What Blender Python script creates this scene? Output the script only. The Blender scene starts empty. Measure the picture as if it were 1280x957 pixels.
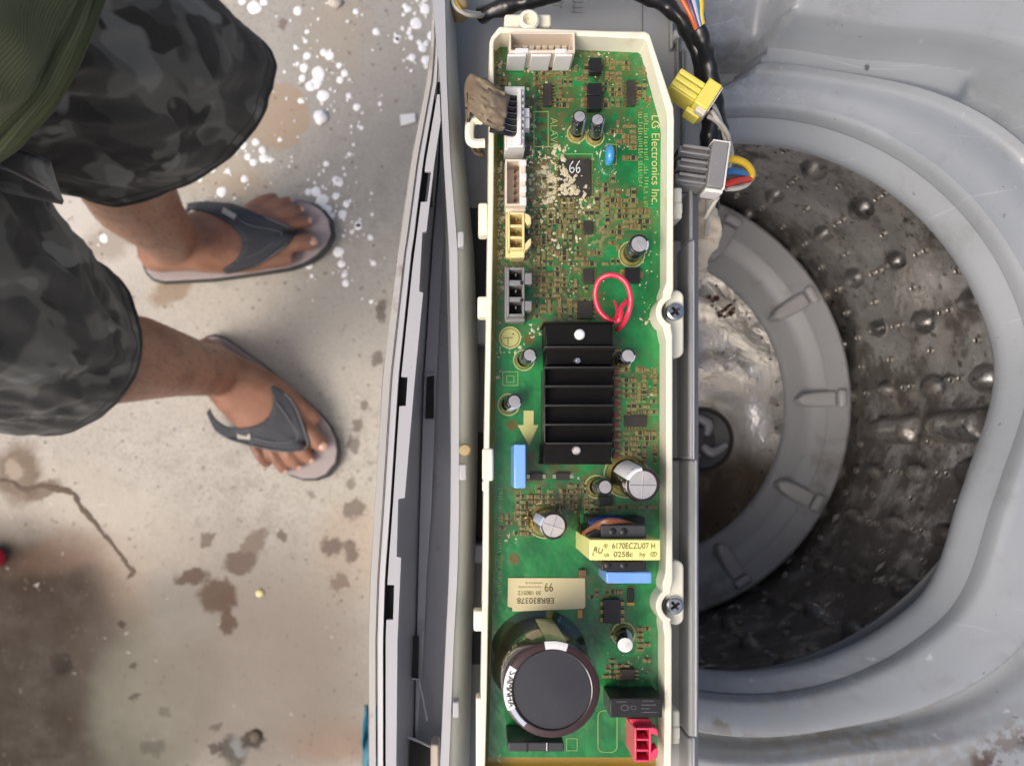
import bpy, bmesh, math, random
from mathutils import Vector, Matrix, noise
R = math.radians
random.seed(7)
scene = bpy.context.scene
COL = scene.collection

# ------------------------------------------------------------------ camera
CZ = 1.2            # height of the phone above the floor
F = 960.0           # focal length in pixels of the 1280 px wide photograph
NX, NY = 585.0, 570.0
cam = bpy.data.cameras.new('camera')
cam.sensor_width = 36; cam.sensor_fit = 'HORIZONTAL'; cam.lens = 27.0
cam.shift_x = (640 - NX) / 1280; cam.shift_y = (NY - 478.5) / 1280
cam.clip_start = 0.01; cam.clip_end = 200
cam.dof.use_dof = True; cam.dof.focus_distance = 0.312; cam.dof.aperture_fstop = 16
camo = bpy.data.objects.new('camera', cam); COL.objects.link(camo)
camo.location = (0, 0, CZ)
scene.camera = camo

# ------------------------------------------------------------------ sky and sun
SUN_EL, SUN_AZ = R(52), R(215)      # azimuth: direction the light comes FROM, counter-clockwise from +X
world = bpy.data.worlds.new('World'); scene.world = world; world.use_nodes = True
wn = world.node_tree
bgn = wn.nodes['Background']
sky = wn.nodes.new('ShaderNodeTexSky'); sky.sky_type = 'NISHITA'; sky.sun_disc = False
sky.sun_elevation = SUN_EL; sky.sun_rotation = R(90) - SUN_AZ
sky.air_density = 0.7; sky.dust_density = 6.0; sky.ozone_density = 0.4
wn.links.new(sky.outputs[0], bgn.inputs[0]); bgn.inputs[1].default_value = 0.128
sl = bpy.data.lights.new('sun', 'SUN'); sl.energy = 1.15; sl.angle = R(30); sl.color = (1, .95, .88)
so = bpy.data.objects.new('sun', sl); COL.objects.link(so)
sd = Vector((math.cos(SUN_EL)*math.cos(SUN_AZ), math.cos(SUN_EL)*math.sin(SUN_AZ), math.sin(SUN_EL)))
so.location = sd * 5; so.rotation_euler = sd.to_track_quat('Z', 'Y').to_euler()
scene.view_settings.view_transform = 'Standard'; scene.view_settings.look = 'None'
scene.view_settings.exposure = 0.42; scene.view_settings.gamma = 1.0
scene.render.engine = 'CYCLES'

# ------------------------------------------------------------------ helpers
def P(px, py, z):
    d = CZ - z
    return Vector(((px - NX) * d / F, -(py - NY) * d / F, z))
def S(px, z):                       # pixel length -> metres at height z
    return px * (CZ - z) / F
WL = {}                             # world origin of each object
class MB:
    def __init__(s): s.v = []; s.f = []; s.m = []
    def add(s, vs, fs, mi=0):
        o = len(s.v); s.v += [tuple(v) for v in vs]
        s.f += [tuple(i + o for i in f) for f in fs]; s.m += [mi] * len(fs); return s
    def box(s, x0, y0, z0, x1, y1, z1, mi=0):
        x0, x1 = min(x0, x1), max(x0, x1); y0, y1 = min(y0, y1), max(y0, y1)
        return s.add([(x0,y0,z0),(x1,y0,z0),(x1,y1,z0),(x0,y1,z0),(x0,y0,z1),(x1,y0,z1),(x1,y1,z1),(x0,y1,z1)],
              [(3,2,1,0),(4,5,6,7),(0,1,5,4),(1,2,6,5),(2,3,7,6),(3,0,4,7)], mi)
    def pbox(s, x0, y0, x1, y1, z0, z1, mi=0):   # pixel rectangle of the TOP face
        a = P(x0, y0, z1); b = P(x1, y1, z1)
        return s.box(a.x, a.y, z0, b.x, b.y, z1, mi)
    def prism(s, poly, z0, z1, mi=0):
        a = sum(poly[i][0]*poly[(i+1)%len(poly)][1]-poly[(i+1)%len(poly)][0]*poly[i][1] for i in range(len(poly)))
        if a < 0: poly = poly[::-1]
        n = len(poly)
        vs = [(p[0],p[1],z0) for p in poly] + [(p[0],p[1],z1) for p in poly]
        fs = [tuple(range(n-1,-1,-1)), tuple(range(n,2*n))] + [(i,(i+1)%n,(i+1)%n+n,i+n) for i in range(n)]
        return s.add(vs, fs, mi)
    def pprism(s, poly, z0, z1, mi=0):
        return s.prism([P(x,y,z1)[:2] for x,y in poly], z0, z1, mi)
    def ring(s, outer, inner, z0, z1, mi=0):     # world xy lists of equal length
        n = len(outer)
        vs = [(p[0],p[1],z) for z in (z0,z1) for p in outer] + [(p[0],p[1],z) for z in (z0,z1) for p in inner]
        fs = []
        for i in range(n):
            j = (i+1)%n
            fs += [(i,j,n+j,n+i),(n+i,n+j,3*n+j,3*n+i),(2*n+j,2*n+i,3*n+i,3*n+j),(j,i,2*n+i,2*n+j)]
        return s.add(vs, fs, mi)
    def lathe(s, prof, mat=None, seg=32, mi=0, cap0=True, cap1=True, a0=0, a1=2*math.pi):
        full = abs(a1-a0-2*math.pi) < 1e-6
        n = seg if full else seg+1
        vs = []
        for r, z in prof:
            for i in range(n):
                a = a0+(a1-a0)*i/seg
                v = Vector((r*math.cos(a), r*math.sin(a), z))
                vs.append(mat @ v if mat else v)
        fs = []
        for k in range(len(prof)-1):
            for i in range(seg):
                j = (i+1)%n
                fs.append((k*n+i,k*n+j,(k+1)*n+j,(k+1)*n+i))
        if full and cap0: fs.append(tuple(range(n-1,-1,-1)))
        if full and cap1: fs.append(tuple(range((len(prof)-1)*n, len(prof)*n)))
        return s.add(vs, fs, mi)
    def tube(s, pts, r, seg=10, mi=0, n=0, flat=1.0):
        pts = [Vector(p) for p in pts]
        if n: pts = spline(pts, n)
        rs = r if isinstance(r, (list,tuple)) else [r]*2
        up = Vector((0,0,1)); t0 = (pts[1]-pts[0]).normalized()
        nrm = t0.cross(up) if abs(t0.dot(up))<.9 else t0.cross(Vector((1,0,0)))
        nrm.normalize(); vs = []
        for i,p in enumerate(pts):
            t = (pts[min(i+1,len(pts)-1)]-pts[max(i-1,0)]).normalized()
            nrm = (nrm - t*nrm.dot(t)).normalized(); b = t.cross(nrm)
            u = i/(len(pts)-1)*(len(rs)-1); k = min(int(u),len(rs)-2); rr = rs[k]+(rs[k+1]-rs[k])*(u-k)
            for j in range(seg):
                a = 2*math.pi*j/seg
                vs.append(p + nrm*math.cos(a)*rr + b*math.sin(a)*rr*flat)
        m = len(pts); fs = []
        for i in range(m-1):
            for j in range(seg):
                k = (j+1)%seg
                fs.append((i*seg+j,i*seg+k,(i+1)*seg+k,(i+1)*seg+j))
        fs.append(tuple(range(seg-1,-1,-1))); fs.append(tuple(range((m-1)*seg, m*seg)))
        return s.add(vs, fs, mi)
    def loft(s, secs, mi=0, cap=True):           # rings of equal count
        n = len(secs[0]); vs = [v for q in secs for v in q]; fs = []
        for i in range(len(secs)-1):
            for j in range(n):
                k = (j+1)%n
                fs.append((i*n+j,i*n+k,(i+1)*n+k,(i+1)*n+j))
        if cap: fs.append(tuple(range(n-1,-1,-1))); fs.append(tuple(range((len(secs)-1)*n, len(secs)*n)))
        return s.add(vs, fs, mi)
    def grid(s, rows, mi=0, closed=False):
        n = len(rows[0]); vs = [v for q in rows for v in q]; fs = []
        for i in range(len(rows)-1):
            for j in range(n if closed else n-1):
                k = (j+1)%n
                fs.append((i*n+j,i*n+k,(i+1)*n+k,(i+1)*n+j))
        return s.add(vs, fs, mi)
    def split(s, name, mats, parent=None, **kw):
        '''one object per connected piece'''
        par = list(range(len(s.v)))
        def find(i):
            while par[i] != i: par[i] = par[par[i]]; i = par[i]
            return i
        for f in s.f:
            a = find(f[0])
            for i in f[1:]: par[find(i)] = a
        groups = {}
        for f,m in zip(s.f,s.m): groups.setdefault(find(f[0]),[]).append((f,m))
        out = []
        for g in groups.values():
            q = MB(); idx = {}
            for f,m in g:
                for i in f:
                    if i not in idx: idx[i] = len(q.v); q.v.append(s.v[i])
                q.f.append(tuple(idx[i] for i in f)); q.m.append(m)
            out.append(q.build(name, mats, parent, **kw))
        return out
    def build(s, name, mats, parent=None, bevel=0, smooth=35, seg=2, origin=None, solid=0, sub=0, fix=False):
        if not isinstance(mats,(list,tuple)): mats = [mats]
        xs = [v[0] for v in s.v]; ys = [v[1] for v in s.v]; zs = [v[2] for v in s.v]
        o = Vector(origin) if origin else Vector(((min(xs)+max(xs))/2,(min(ys)+max(ys))/2,min(zs)))
        me = bpy.data.meshes.new(name)
        me.from_pydata([(v[0]-o.x,v[1]-o.y,v[2]-o.z) for v in s.v], [], s.f)
        for m in mats: me.materials.append(m)
        if len(mats) > 1: me.polygons.foreach_set('material_index', s.m)
        if fix:
            b = bmesh.new(); b.from_mesh(me); bmesh.ops.recalc_face_normals(b, faces=b.faces); b.to_mesh(me); b.free()
        if smooth:
            me.polygons.foreach_set('use_smooth', [True]*len(me.polygons))
            me.set_sharp_from_angle(angle=R(smooth))
        me.update()
        ob = bpy.data.objects.new(name, me); COL.objects.link(ob)
        WL[ob] = o
        if parent: ob.parent = parent; ob.location = o - WL[parent]
        else: ob.location = o
        if solid:
            md = ob.modifiers.new('solid','SOLIDIFY'); md.thickness = solid; md.offset = -1
        if bevel:
            md = ob.modifiers.new('bevel','BEVEL'); md.width = bevel; md.segments = seg; md.limit_method = 'ANGLE'; md.angle_limit = R(40)
        if sub:
            md = ob.modifiers.new('sub','SUBSURF'); md.levels = sub; md.render_levels = sub
        return ob
def spline(pts, n):
    pts = [Vector(p) for p in pts]; out = []
    for i in range(len(pts)-1):
        p0 = pts[max(i-1,0)]; p1 = pts[i]; p2 = pts[i+1]; p3 = pts[min(i+2,len(pts)-1)]
        for k in range(n):
            t = k/n
            out.append(.5*((2*p1)+(p2-p0)*t+(2*p0-5*p1+4*p2-p3)*t*t+(3*p1-p0-3*p2+p3)*t**3))
    out.append(pts[-1]); return out
def thing(name, label, cat, loc, group=None):
    o = bpy.data.objects.new(name, None); COL.objects.link(o); o.location = loc; o.empty_display_size = .02
    WL[o] = Vector(loc); return tag(o, label, cat, group)
def tag(o, label=None, cat=None, group=None, kind=None):
    if label: o['label'] = label
    if cat: o['category'] = cat
    if group: o['group'] = group
    if kind: o['kind'] = kind
    return o
def copy_part(src, parent, wloc, name=None, rz=None):
    c = src.copy(); COL.objects.link(c); c.parent = parent
    WL[c] = Vector(wloc); c.location = WL[c] - (WL[parent] if parent else Vector())
    if rz is not None: c.rotation_euler.z = rz
    if not parent: c.location = WL[c]
    return c
def interp(tab, y):
    if y <= tab[0][0]: return tab[0][1]
    for (a,b),(c,d) in zip(tab, tab[1:]):
        if y <= c: return b+(d-b)*(y-a)/(c-a)
    return tab[-1][1]
def sstep(a, b, x):
    t = max(0,min(1,(x-a)/(b-a))); return t*t*(3-2*t)

# ------------------------------------------------------------------ materials
def mat(name, col, rough=.5, metal=0, var=.12, vscale=60, bump=.0, bscale=300, coat=0, dirt=None, spec=.5, trans=0, sss=0, vdet=4):
    """procedural material: colour varied by noise, optional dirt (colour, scale, threshold, amount)"""
    m = bpy.data.materials.new(name); m.use_nodes = True
    nt = m.node_tree; N = nt.nodes; L = nt.links; b = N['Principled BSDF']
    b.inputs['Roughness'].default_value = rough; b.inputs['Metallic'].default_value = metal
    b.inputs['Specular IOR Level'].default_value = spec
    if coat: b.inputs['Coat Weight'].default_value = coat; b.inputs['Coat Roughness'].default_value = .06
    if trans: b.inputs['Transmission Weight'].default_value = trans
    if sss: b.inputs['Subsurface Weight'].default_value = sss; b.inputs['Subsurface Radius'].default_value=(.01,.004,.002)
    tc = N.new('ShaderNodeTexCoord')
    nz = N.new('ShaderNodeTexNoise'); nz.inputs['Scale'].default_value = vscale; nz.inputs['Detail'].default_value = vdet
    L.new(tc.outputs['Object'], nz.inputs['Vector'])
    mx = N.new('ShaderNodeMix'); mx.data_type = 'RGBA'
    c = Vector(col)
    mx.inputs[6].default_value = (*(c*(1-var)),1); mx.inputs[7].default_value = (*[min(1,x*(1+var)) for x in c],1)
    L.new(nz.outputs['Fac'], mx.inputs[0]); out = mx.outputs[2]
    if dirt:
        dc, ds, dt, da = dirt
        n2 = N.new('ShaderNodeTexNoise'); n2.inputs['Scale'].default_value = ds; n2.inputs['Detail'].default_value = 6; n2.inputs['Roughness'].default_value=.65
        L.new(tc.outputs['Object'], n2.inputs['Vector'])
        mr = N.new('ShaderNodeMapRange'); mr.inputs[1].default_value = dt; mr.inputs[2].default_value = dt+.12; mr.inputs[4].default_value = da
        L.new(n2.outputs['Fac'], mr.inputs[0])
        m2 = N.new('ShaderNodeMix'); m2.data_type = 'RGBA'; L.new(mr.outputs[0], m2.inputs[0]); L.new(out, m2.inputs[6])
        m2.inputs[7].default_value = (*dc,1); out = m2.outputs[2]
    L.new(out, b.inputs['Base Color'])
    rr = N.new('ShaderNodeMapRange'); rr.inputs[3].default_value = max(.02,rough-.08); rr.inputs[4].default_value = min(1,rough+.08)
    L.new(nz.outputs['Fac'], rr.inputs[0]); L.new(rr.outputs[0], b.inputs['Roughness'])
    if bump:
        n3 = N.new('ShaderNodeTexNoise'); n3.inputs['Scale'].default_value = bscale; n3.inputs['Detail'].default_value = 5
        L.new(tc.outputs['Object'], n3.inputs['Vector'])
        bp = N.new('ShaderNodeBump'); bp.inputs['Strength'].default_value = bump; bp.inputs['Distance'].default_value = .001
        L.new(n3.outputs['Fac'], bp.inputs['Height']); L.new(bp.outputs[0], b.inputs['Normal'])
    return m
DIRT = (.12,.10,.07)
M = {}
M['cream'] = mat('cream_plastic',(.82,.79,.64),.38,var=.05,vscale=40,dirt=((.52,.44,.24),35,.6,.5),bump=.05)
M['white'] = mat('white_plastic',(.74,.73,.70),.4,var=.05,dirt=((.5,.45,.33),60,.58,.6))
M['ivory'] = mat('ivory_plastic',(.72,.62,.50),.4,var=.06,dirt=((.5,.42,.26),70,.58,.5))
M['yellowcream'] = mat('yellow_ivory_plastic',(.78,.66,.32),.4,var=.06,dirt=((.6,.5,.3),80,.6,.5))
M['cavity'] = mat('amber_cavity',(.42,.27,.06),.5,var=.2,vscale=200)
M['greyplug'] = mat('grey_plastic_connector',(.22,.22,.22),.42,var=.08,dirt=((.45,.43,.38),90,.62,.4))
M['black'] = mat('black_plastic',(.012,.012,.013),.38,var=.3,vscale=150,dirt=((.05,.048,.04),120,.6,.5))
M['anod'] = mat('black_anodised_aluminium',(.006,.005,.0045),.45,metal=.0,var=.2,vscale=200,bump=.03,bscale=800,spec=.18)
M['finedge'] = mat('lit_fin_edge',(.035,.033,.031),.35,metal=.3,var=.5,vscale=300)  # lighter copy of the black fins, paints their lit edges
M['steel'] = mat('bright_steel',(.62,.62,.60),.24,metal=1,var=.2,vscale=150)
M['alu'] = mat('capacitor_can_top',(.72,.68,.64),.42,metal=.75,var=.08,vscale=300)
M['tin'] = mat('solder_tin',(.55,.50,.38),.3,metal=.8,var=.25,vscale=300)
M['brass'] = mat('brass_pin',(.30,.22,.10),.35,metal=.8,var=.2,vscale=300)
M['capblack'] = mat('black_capacitor_sleeve',(.016,.016,.022),.22,var=.3,coat=.5)
M['capbrown'] = mat('brown_capacitor_sleeve',(.030,.017,.014),.2,var=.2,coat=.7)
M['bigcap'] = mat('large_brown_capacitor_sleeve',(.050,.022,.020),.22,var=.2,vscale=30,coat=.6,bump=.04,bscale=100)
M['bigtop'] = mat('black_capacitor_disc',(.028,.029,.036),.42,var=.15,vscale=50,dirt=((.06,.06,.07),60,.62,.5))
M['print'] = mat('white_print',(.80,.80,.80),.4,var=.05)
M['printgrey'] = mat('grey_print',(.45,.45,.47),.5,var=.05)
M['silverstripe'] = mat('pale_blue_stripe',(.50,.55,.66),.3,var=.08)
M['blue'] = mat('sky_blue_epoxy',(.20,.42,.88),.34,var=.05,vscale=90,coat=.4,bump=.03)
M['blueceramic'] = mat('blue_ceramic_epoxy',(.05,.30,.62),.25,var=.1,coat=.7)
M['yellowtape'] = mat('yellow_transformer_tape',(.88,.82,.30),.36,var=.04,vscale=60,coat=.25)
M['ink'] = mat('black_ink',(.03,.028,.012),.5,var=.1)
M['inkbrown'] = mat('brown_ink',(.16,.13,.03),.5,var=.2)
M['coppertape'] = mat('brown_copper_wire',(.18,.07,.03),.35,var=.2,vscale=200)
M['navy'] = mat('blue_enamel_wire',(.01,.03,.16),.3,var=.2)
M['red'] = mat('crimson_red_plastic',(.62,.03,.07),.35,var=.07,coat=.3)
M['redpink'] = mat('pinkish_red_plastic',(.74,.06,.13),.32,var=.07,coat=.35)
M['darkred'] = mat('dark_red_cavity',(.30,.005,.02),.4,var=.1)
M['redwire'] = mat('red_wire_insulation',(.72,.03,.08),.3,var=.08,coat=.4)
M['label'] = mat('cream_paper_label',(.66,.58,.34),.45,var=.05,vscale=90,coat=.2)
M['silk'] = mat('cream_silkscreen',(.50,.50,.20),.5,var=.15,vscale=200)
M['silkgreen'] = mat('faded_silkscreen',(.24,.38,.12),.5,var=.25,vscale=300)
M['pad'] = mat('tinned_solder_pad',(.24,.22,.085),.45,metal=.1,var=.4,vscale=220)
M['chipdark'] = mat('dark_chip_body',(.030,.027,.022),.45,var=.35,vscale=200,dirt=((.12,.11,.06),160,.6,.5))
M['chipbrown'] = mat('brown_chip_capacitor',(.17,.10,.045),.45,var=.3,vscale=200)
M['chipred'] = mat('reddish_chip',(.16,.04,.025),.4,var=.3,vscale=200)
M['chiptan'] = mat('tan_chip_capacitor',(.20,.16,.065),.45,var=.3,vscale=200)
M['resinamber'] = mat('amber_resin_fillet',(.30,.25,.075),.15,var=.35,vscale=90,coat=.8,dirt=((.50,.45,.28),120,.6,.6))
M['darkresin'] = mat('dark_potting_resin',(.030,.055,.022),.12,var=.4,vscale=120,coat=1)
M['residue'] = mat('cream_corrosion_residue',(.58,.52,.35),.85,var=.35,vscale=300,bump=.6,bscale=900)
M['ringtan'] = mat('tan_ring_print',(.42,.38,.17),.4,var=.25,vscale=200,coat=.5)
M['resin'] = mat('olive_potting_resin',(.34,.31,.10),.08,var=.25,vscale=120,coat=1)
M['clearresin'] = mat('clear_potting_resin',(.90,.92,.86),.04,var=.02,trans=.96)
M['bodygrey'] = mat('blue_grey_plastic',(.30,.325,.355),.34,var=.05,vscale=14,bump=.02,bscale=900,dirt=((.22,.22,.21),45,.66,.5))
M['shellgrey'] = mat('console_grey_plastic',(.30,.305,.30),.42,var=.08,vscale=20,dirt=((.12,.115,.10),30,.6,.6))
M['wallgrey'] = mat('console_wall_plastic',(.30,.305,.30),.40,var=.06,vscale=20)
M['edgegrey'] = mat('console_edge_plastic',(.40,.41,.42),.4,var=.05,vscale=20)
M['lilac'] = mat('pale_rail_plastic',(.41,.415,.44),.38,var=.05,vscale=30,dirt=((.25,.2,.16),120,.68,.7))
M['slope'] = mat('greenish_grey_plastic',(.46,.485,.455),.36,var=.06,vscale=12)
M['darkgrey'] = mat('dark_slate_plastic',(.34,.35,.38),.42,var=.1,vscale=20,dirt=((.10,.10,.11),40,.6,.4))
M['rail'] = mat('dirty_white_rail',(.42,.405,.385),.25,var=.12,vscale=30,dirt=((.22,.18,.14),60,.58,.7),coat=.5)
M['grime'] = mat('brown_grime',(.10,.075,.05),.7,var=.3,vscale=80)
M['void'] = mat('opening_shade',(.006,.006,.006),.7)  # near black, paints the shade inside openings
M['cabinet'] = mat('cabinet_paint',(.55,.56,.57),.35,var=.04,vscale=5)
M['sleeve'] = mat('black_harness_tape',(.012,.012,.013),.33,var=.3,vscale=60,bump=.25,bscale=140,coat=.2)
M['yplug'] = mat('lemon_yellow_plastic',(.76,.66,.13),.38,var=.05,dirt=((.55,.47,.2),70,.62,.4))
M['wirewhite'] = mat('white_wire_insulation',(.60,.57,.50),.4,var=.1,dirt=((.35,.28,.18),60,.55,.5))
M['wireyellow'] = mat('yellow_wire_insulation',(.75,.50,.03),.35,var=.06)
M['wireblue'] = mat('blue_wire_insulation',(.03,.17,.42),.35,var=.06)
M['wirered'] = mat('bright_red_wire',(.62,.04,.03),.35,var=.06)
M['wireorange'] = mat('orange_wire_insulation',(.55,.13,.04),.35,var=.06)
M['wirepurple'] = mat('purple_wire_insulation',(.09,.05,.16),.35,var=.06)
M['clothtape'] = mat('beige_cloth_wrap',(.74,.64,.48),.8,var=.25,vscale=70,bump=.3,bscale=300,dirt=((.2,.15,.09),40,.55,.6))
M['brownwrap'] = mat('brown_tape_wrap',(.20,.155,.105),.6,var=.35,vscale=90,bump=.5,bscale=190,dirt=((.30,.26,.20),50,.55,.5))
M['pulsgrey'] = mat('pulsator_grey_plastic',(.33,.34,.355),.36,var=.08,vscale=10,dirt=((.12,.10,.075),14,.55,.6))
M['pulsrib'] = mat('pulsator_rib_lit',(.40,.40,.41),.36,var=.06,vscale=10)  # same plastic as the ring, lightened to paint the lit ribs
M['rust'] = mat('brown_rust_lint',(.10,.032,.014),.9,var=.4,vscale=90,bump=.5)
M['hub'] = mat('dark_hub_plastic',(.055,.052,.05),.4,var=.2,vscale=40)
M['skin'] = mat('tanned_skin',(.275,.135,.085),.46,var=.28,vscale=38,bump=.30,bscale=240,sss=.08,dirt=((.15,.065,.042),16,.48,.55),vdet=8)
M['nail'] = mat('toenail',(.52,.33,.25),.3,var=.06,coat=.3)
M['sole'] = mat('mauve_grey_footbed',(.33,.28,.28),.6,var=.1,vscale=80,bump=.2,bscale=500)
M['soleside'] = mat('dark_rubber_sole',(.04,.04,.042),.6,var=.2)
M['strap'] = mat('charcoal_fabric_strap',(.045,.048,.056),.75,var=.3,vscale=300,bump=.4,bscale=700)
M['stitch'] = mat('grey_strap_trim',(.10,.105,.12),.7,var=.3,vscale=300)
M['badge'] = mat('pale_strap_badge',(.40,.38,.34),.4,var=.1)
M['fleck'] = mat('white_foam_fleck',(.95,.95,.95),.5,var=.03)
M['chip'] = mat('pale_concrete_chip',(.55,.50,.44),.8,var=.2,bump=.4,bscale=200)
M['bluetub'] = mat('turquoise_plastic_sheet',(.06,.22,.30),.4,var=.15,vscale=20)
M['tan'] = mat('tan_rubber',(.40,.30,.16),.6,var=.2)
# ------------------------------------------------------------------ node helper for the larger materials
class NT:
    def __init__(s, name, rough=.5):
        s.m = bpy.data.materials.new(name); s.m.use_nodes = True; s.t = s.m.node_tree; s.b = s.t.nodes['Principled BSDF']
        s.b.inputs['Roughness'].default_value = rough
        s.tc = s.n('ShaderNodeTexCoord').outputs['Object']
    def n(s, t): return s.t.nodes.new(t)
    def l(s, a, b): s.t.links.new(a, b)
    def put(s, sock, v):
        if hasattr(v, 'is_output'): s.l(v, sock)
        else: sock.default_value = v
    def noise(s, scale, detail=5, rough=.55, vec=None, dist=0):
        n = s.n('ShaderNodeTexNoise'); n.inputs['Scale'].default_value = scale; n.inputs['Detail'].default_value = detail
        n.inputs['Roughness'].default_value = rough; n.inputs['Distortion'].default_value = dist; s.l(vec or s.tc, n.inputs['Vector']); return n
    def ramp(s, x, a, b, lo=0, hi=1, smooth=True):
        n = s.n('ShaderNodeMapRange'); n.interpolation_type = 'SMOOTHSTEP' if smooth else 'LINEAR'
        s.put(n.inputs[0], x); n.inputs[1].default_value = a; n.inputs[2].default_value = b
        n.inputs[3].default_value = lo; n.inputs[4].default_value = hi; return n.outputs[0]
    def mix(s, f, a, b, mode='MIX'):
        n = s.n('ShaderNodeMix'); n.data_type = 'RGBA'; n.blend_type = mode
        s.put(n.inputs[0], f); s.put(n.inputs[6], a if hasattr(a,'is_output') else (*a,1)); s.put(n.inputs[7], b if hasattr(b,'is_output') else (*b,1)); return n.outputs[2]
    def math(s, op, a, b=0):
        n = s.n('ShaderNodeMath'); n.operation = op; s.put(n.inputs[0], a); s.put(n.inputs[1], b); return n.outputs[0]
    def vmath(s, op, a, b):
        n = s.n('ShaderNodeVectorMath'); n.operation = op; s.put(n.inputs[0], a); s.put(n.inputs[1], b); return n.outputs[0]
    def warp(s, scale, amt, detail=4):
        w = s.noise(scale, detail).outputs['Color']
        d = s.vmath('SUBTRACT', w, (.5,.5,.5)); d = s.vmath('MULTIPLY', d, (amt,amt,0)); return s.vmath('ADD', s.tc, d)
    def blob(s, vec, cx, cy, rx, ry, rot=0, soft=.25):
        n = s.n('ShaderNodeMapping'); n.vector_type = 'TEXTURE'; s.l(vec, n.inputs[0])
        n.inputs[1].default_value = (cx,cy,0); n.inputs[2].default_value = (0,0,rot); n.inputs[3].default_value = (rx,ry,1e3)
        ln = s.n('ShaderNodeVectorMath'); ln.operation = 'LENGTH'; s.l(n.outputs[0], ln.inputs[0])
        return s.ramp(ln.outputs['Value'], 1-soft, 1+soft, 1, 0)
    def bump(s, h, strength, dist=.001, prev=None):
        n = s.n('ShaderNodeBump'); n.inputs['Strength'].default_value = strength; n.inputs['Distance'].default_value = dist
        s.l(h, n.inputs['Height'])
        if prev: s.l(prev, n.inputs['Normal'])
        return n.outputs[0]

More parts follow.
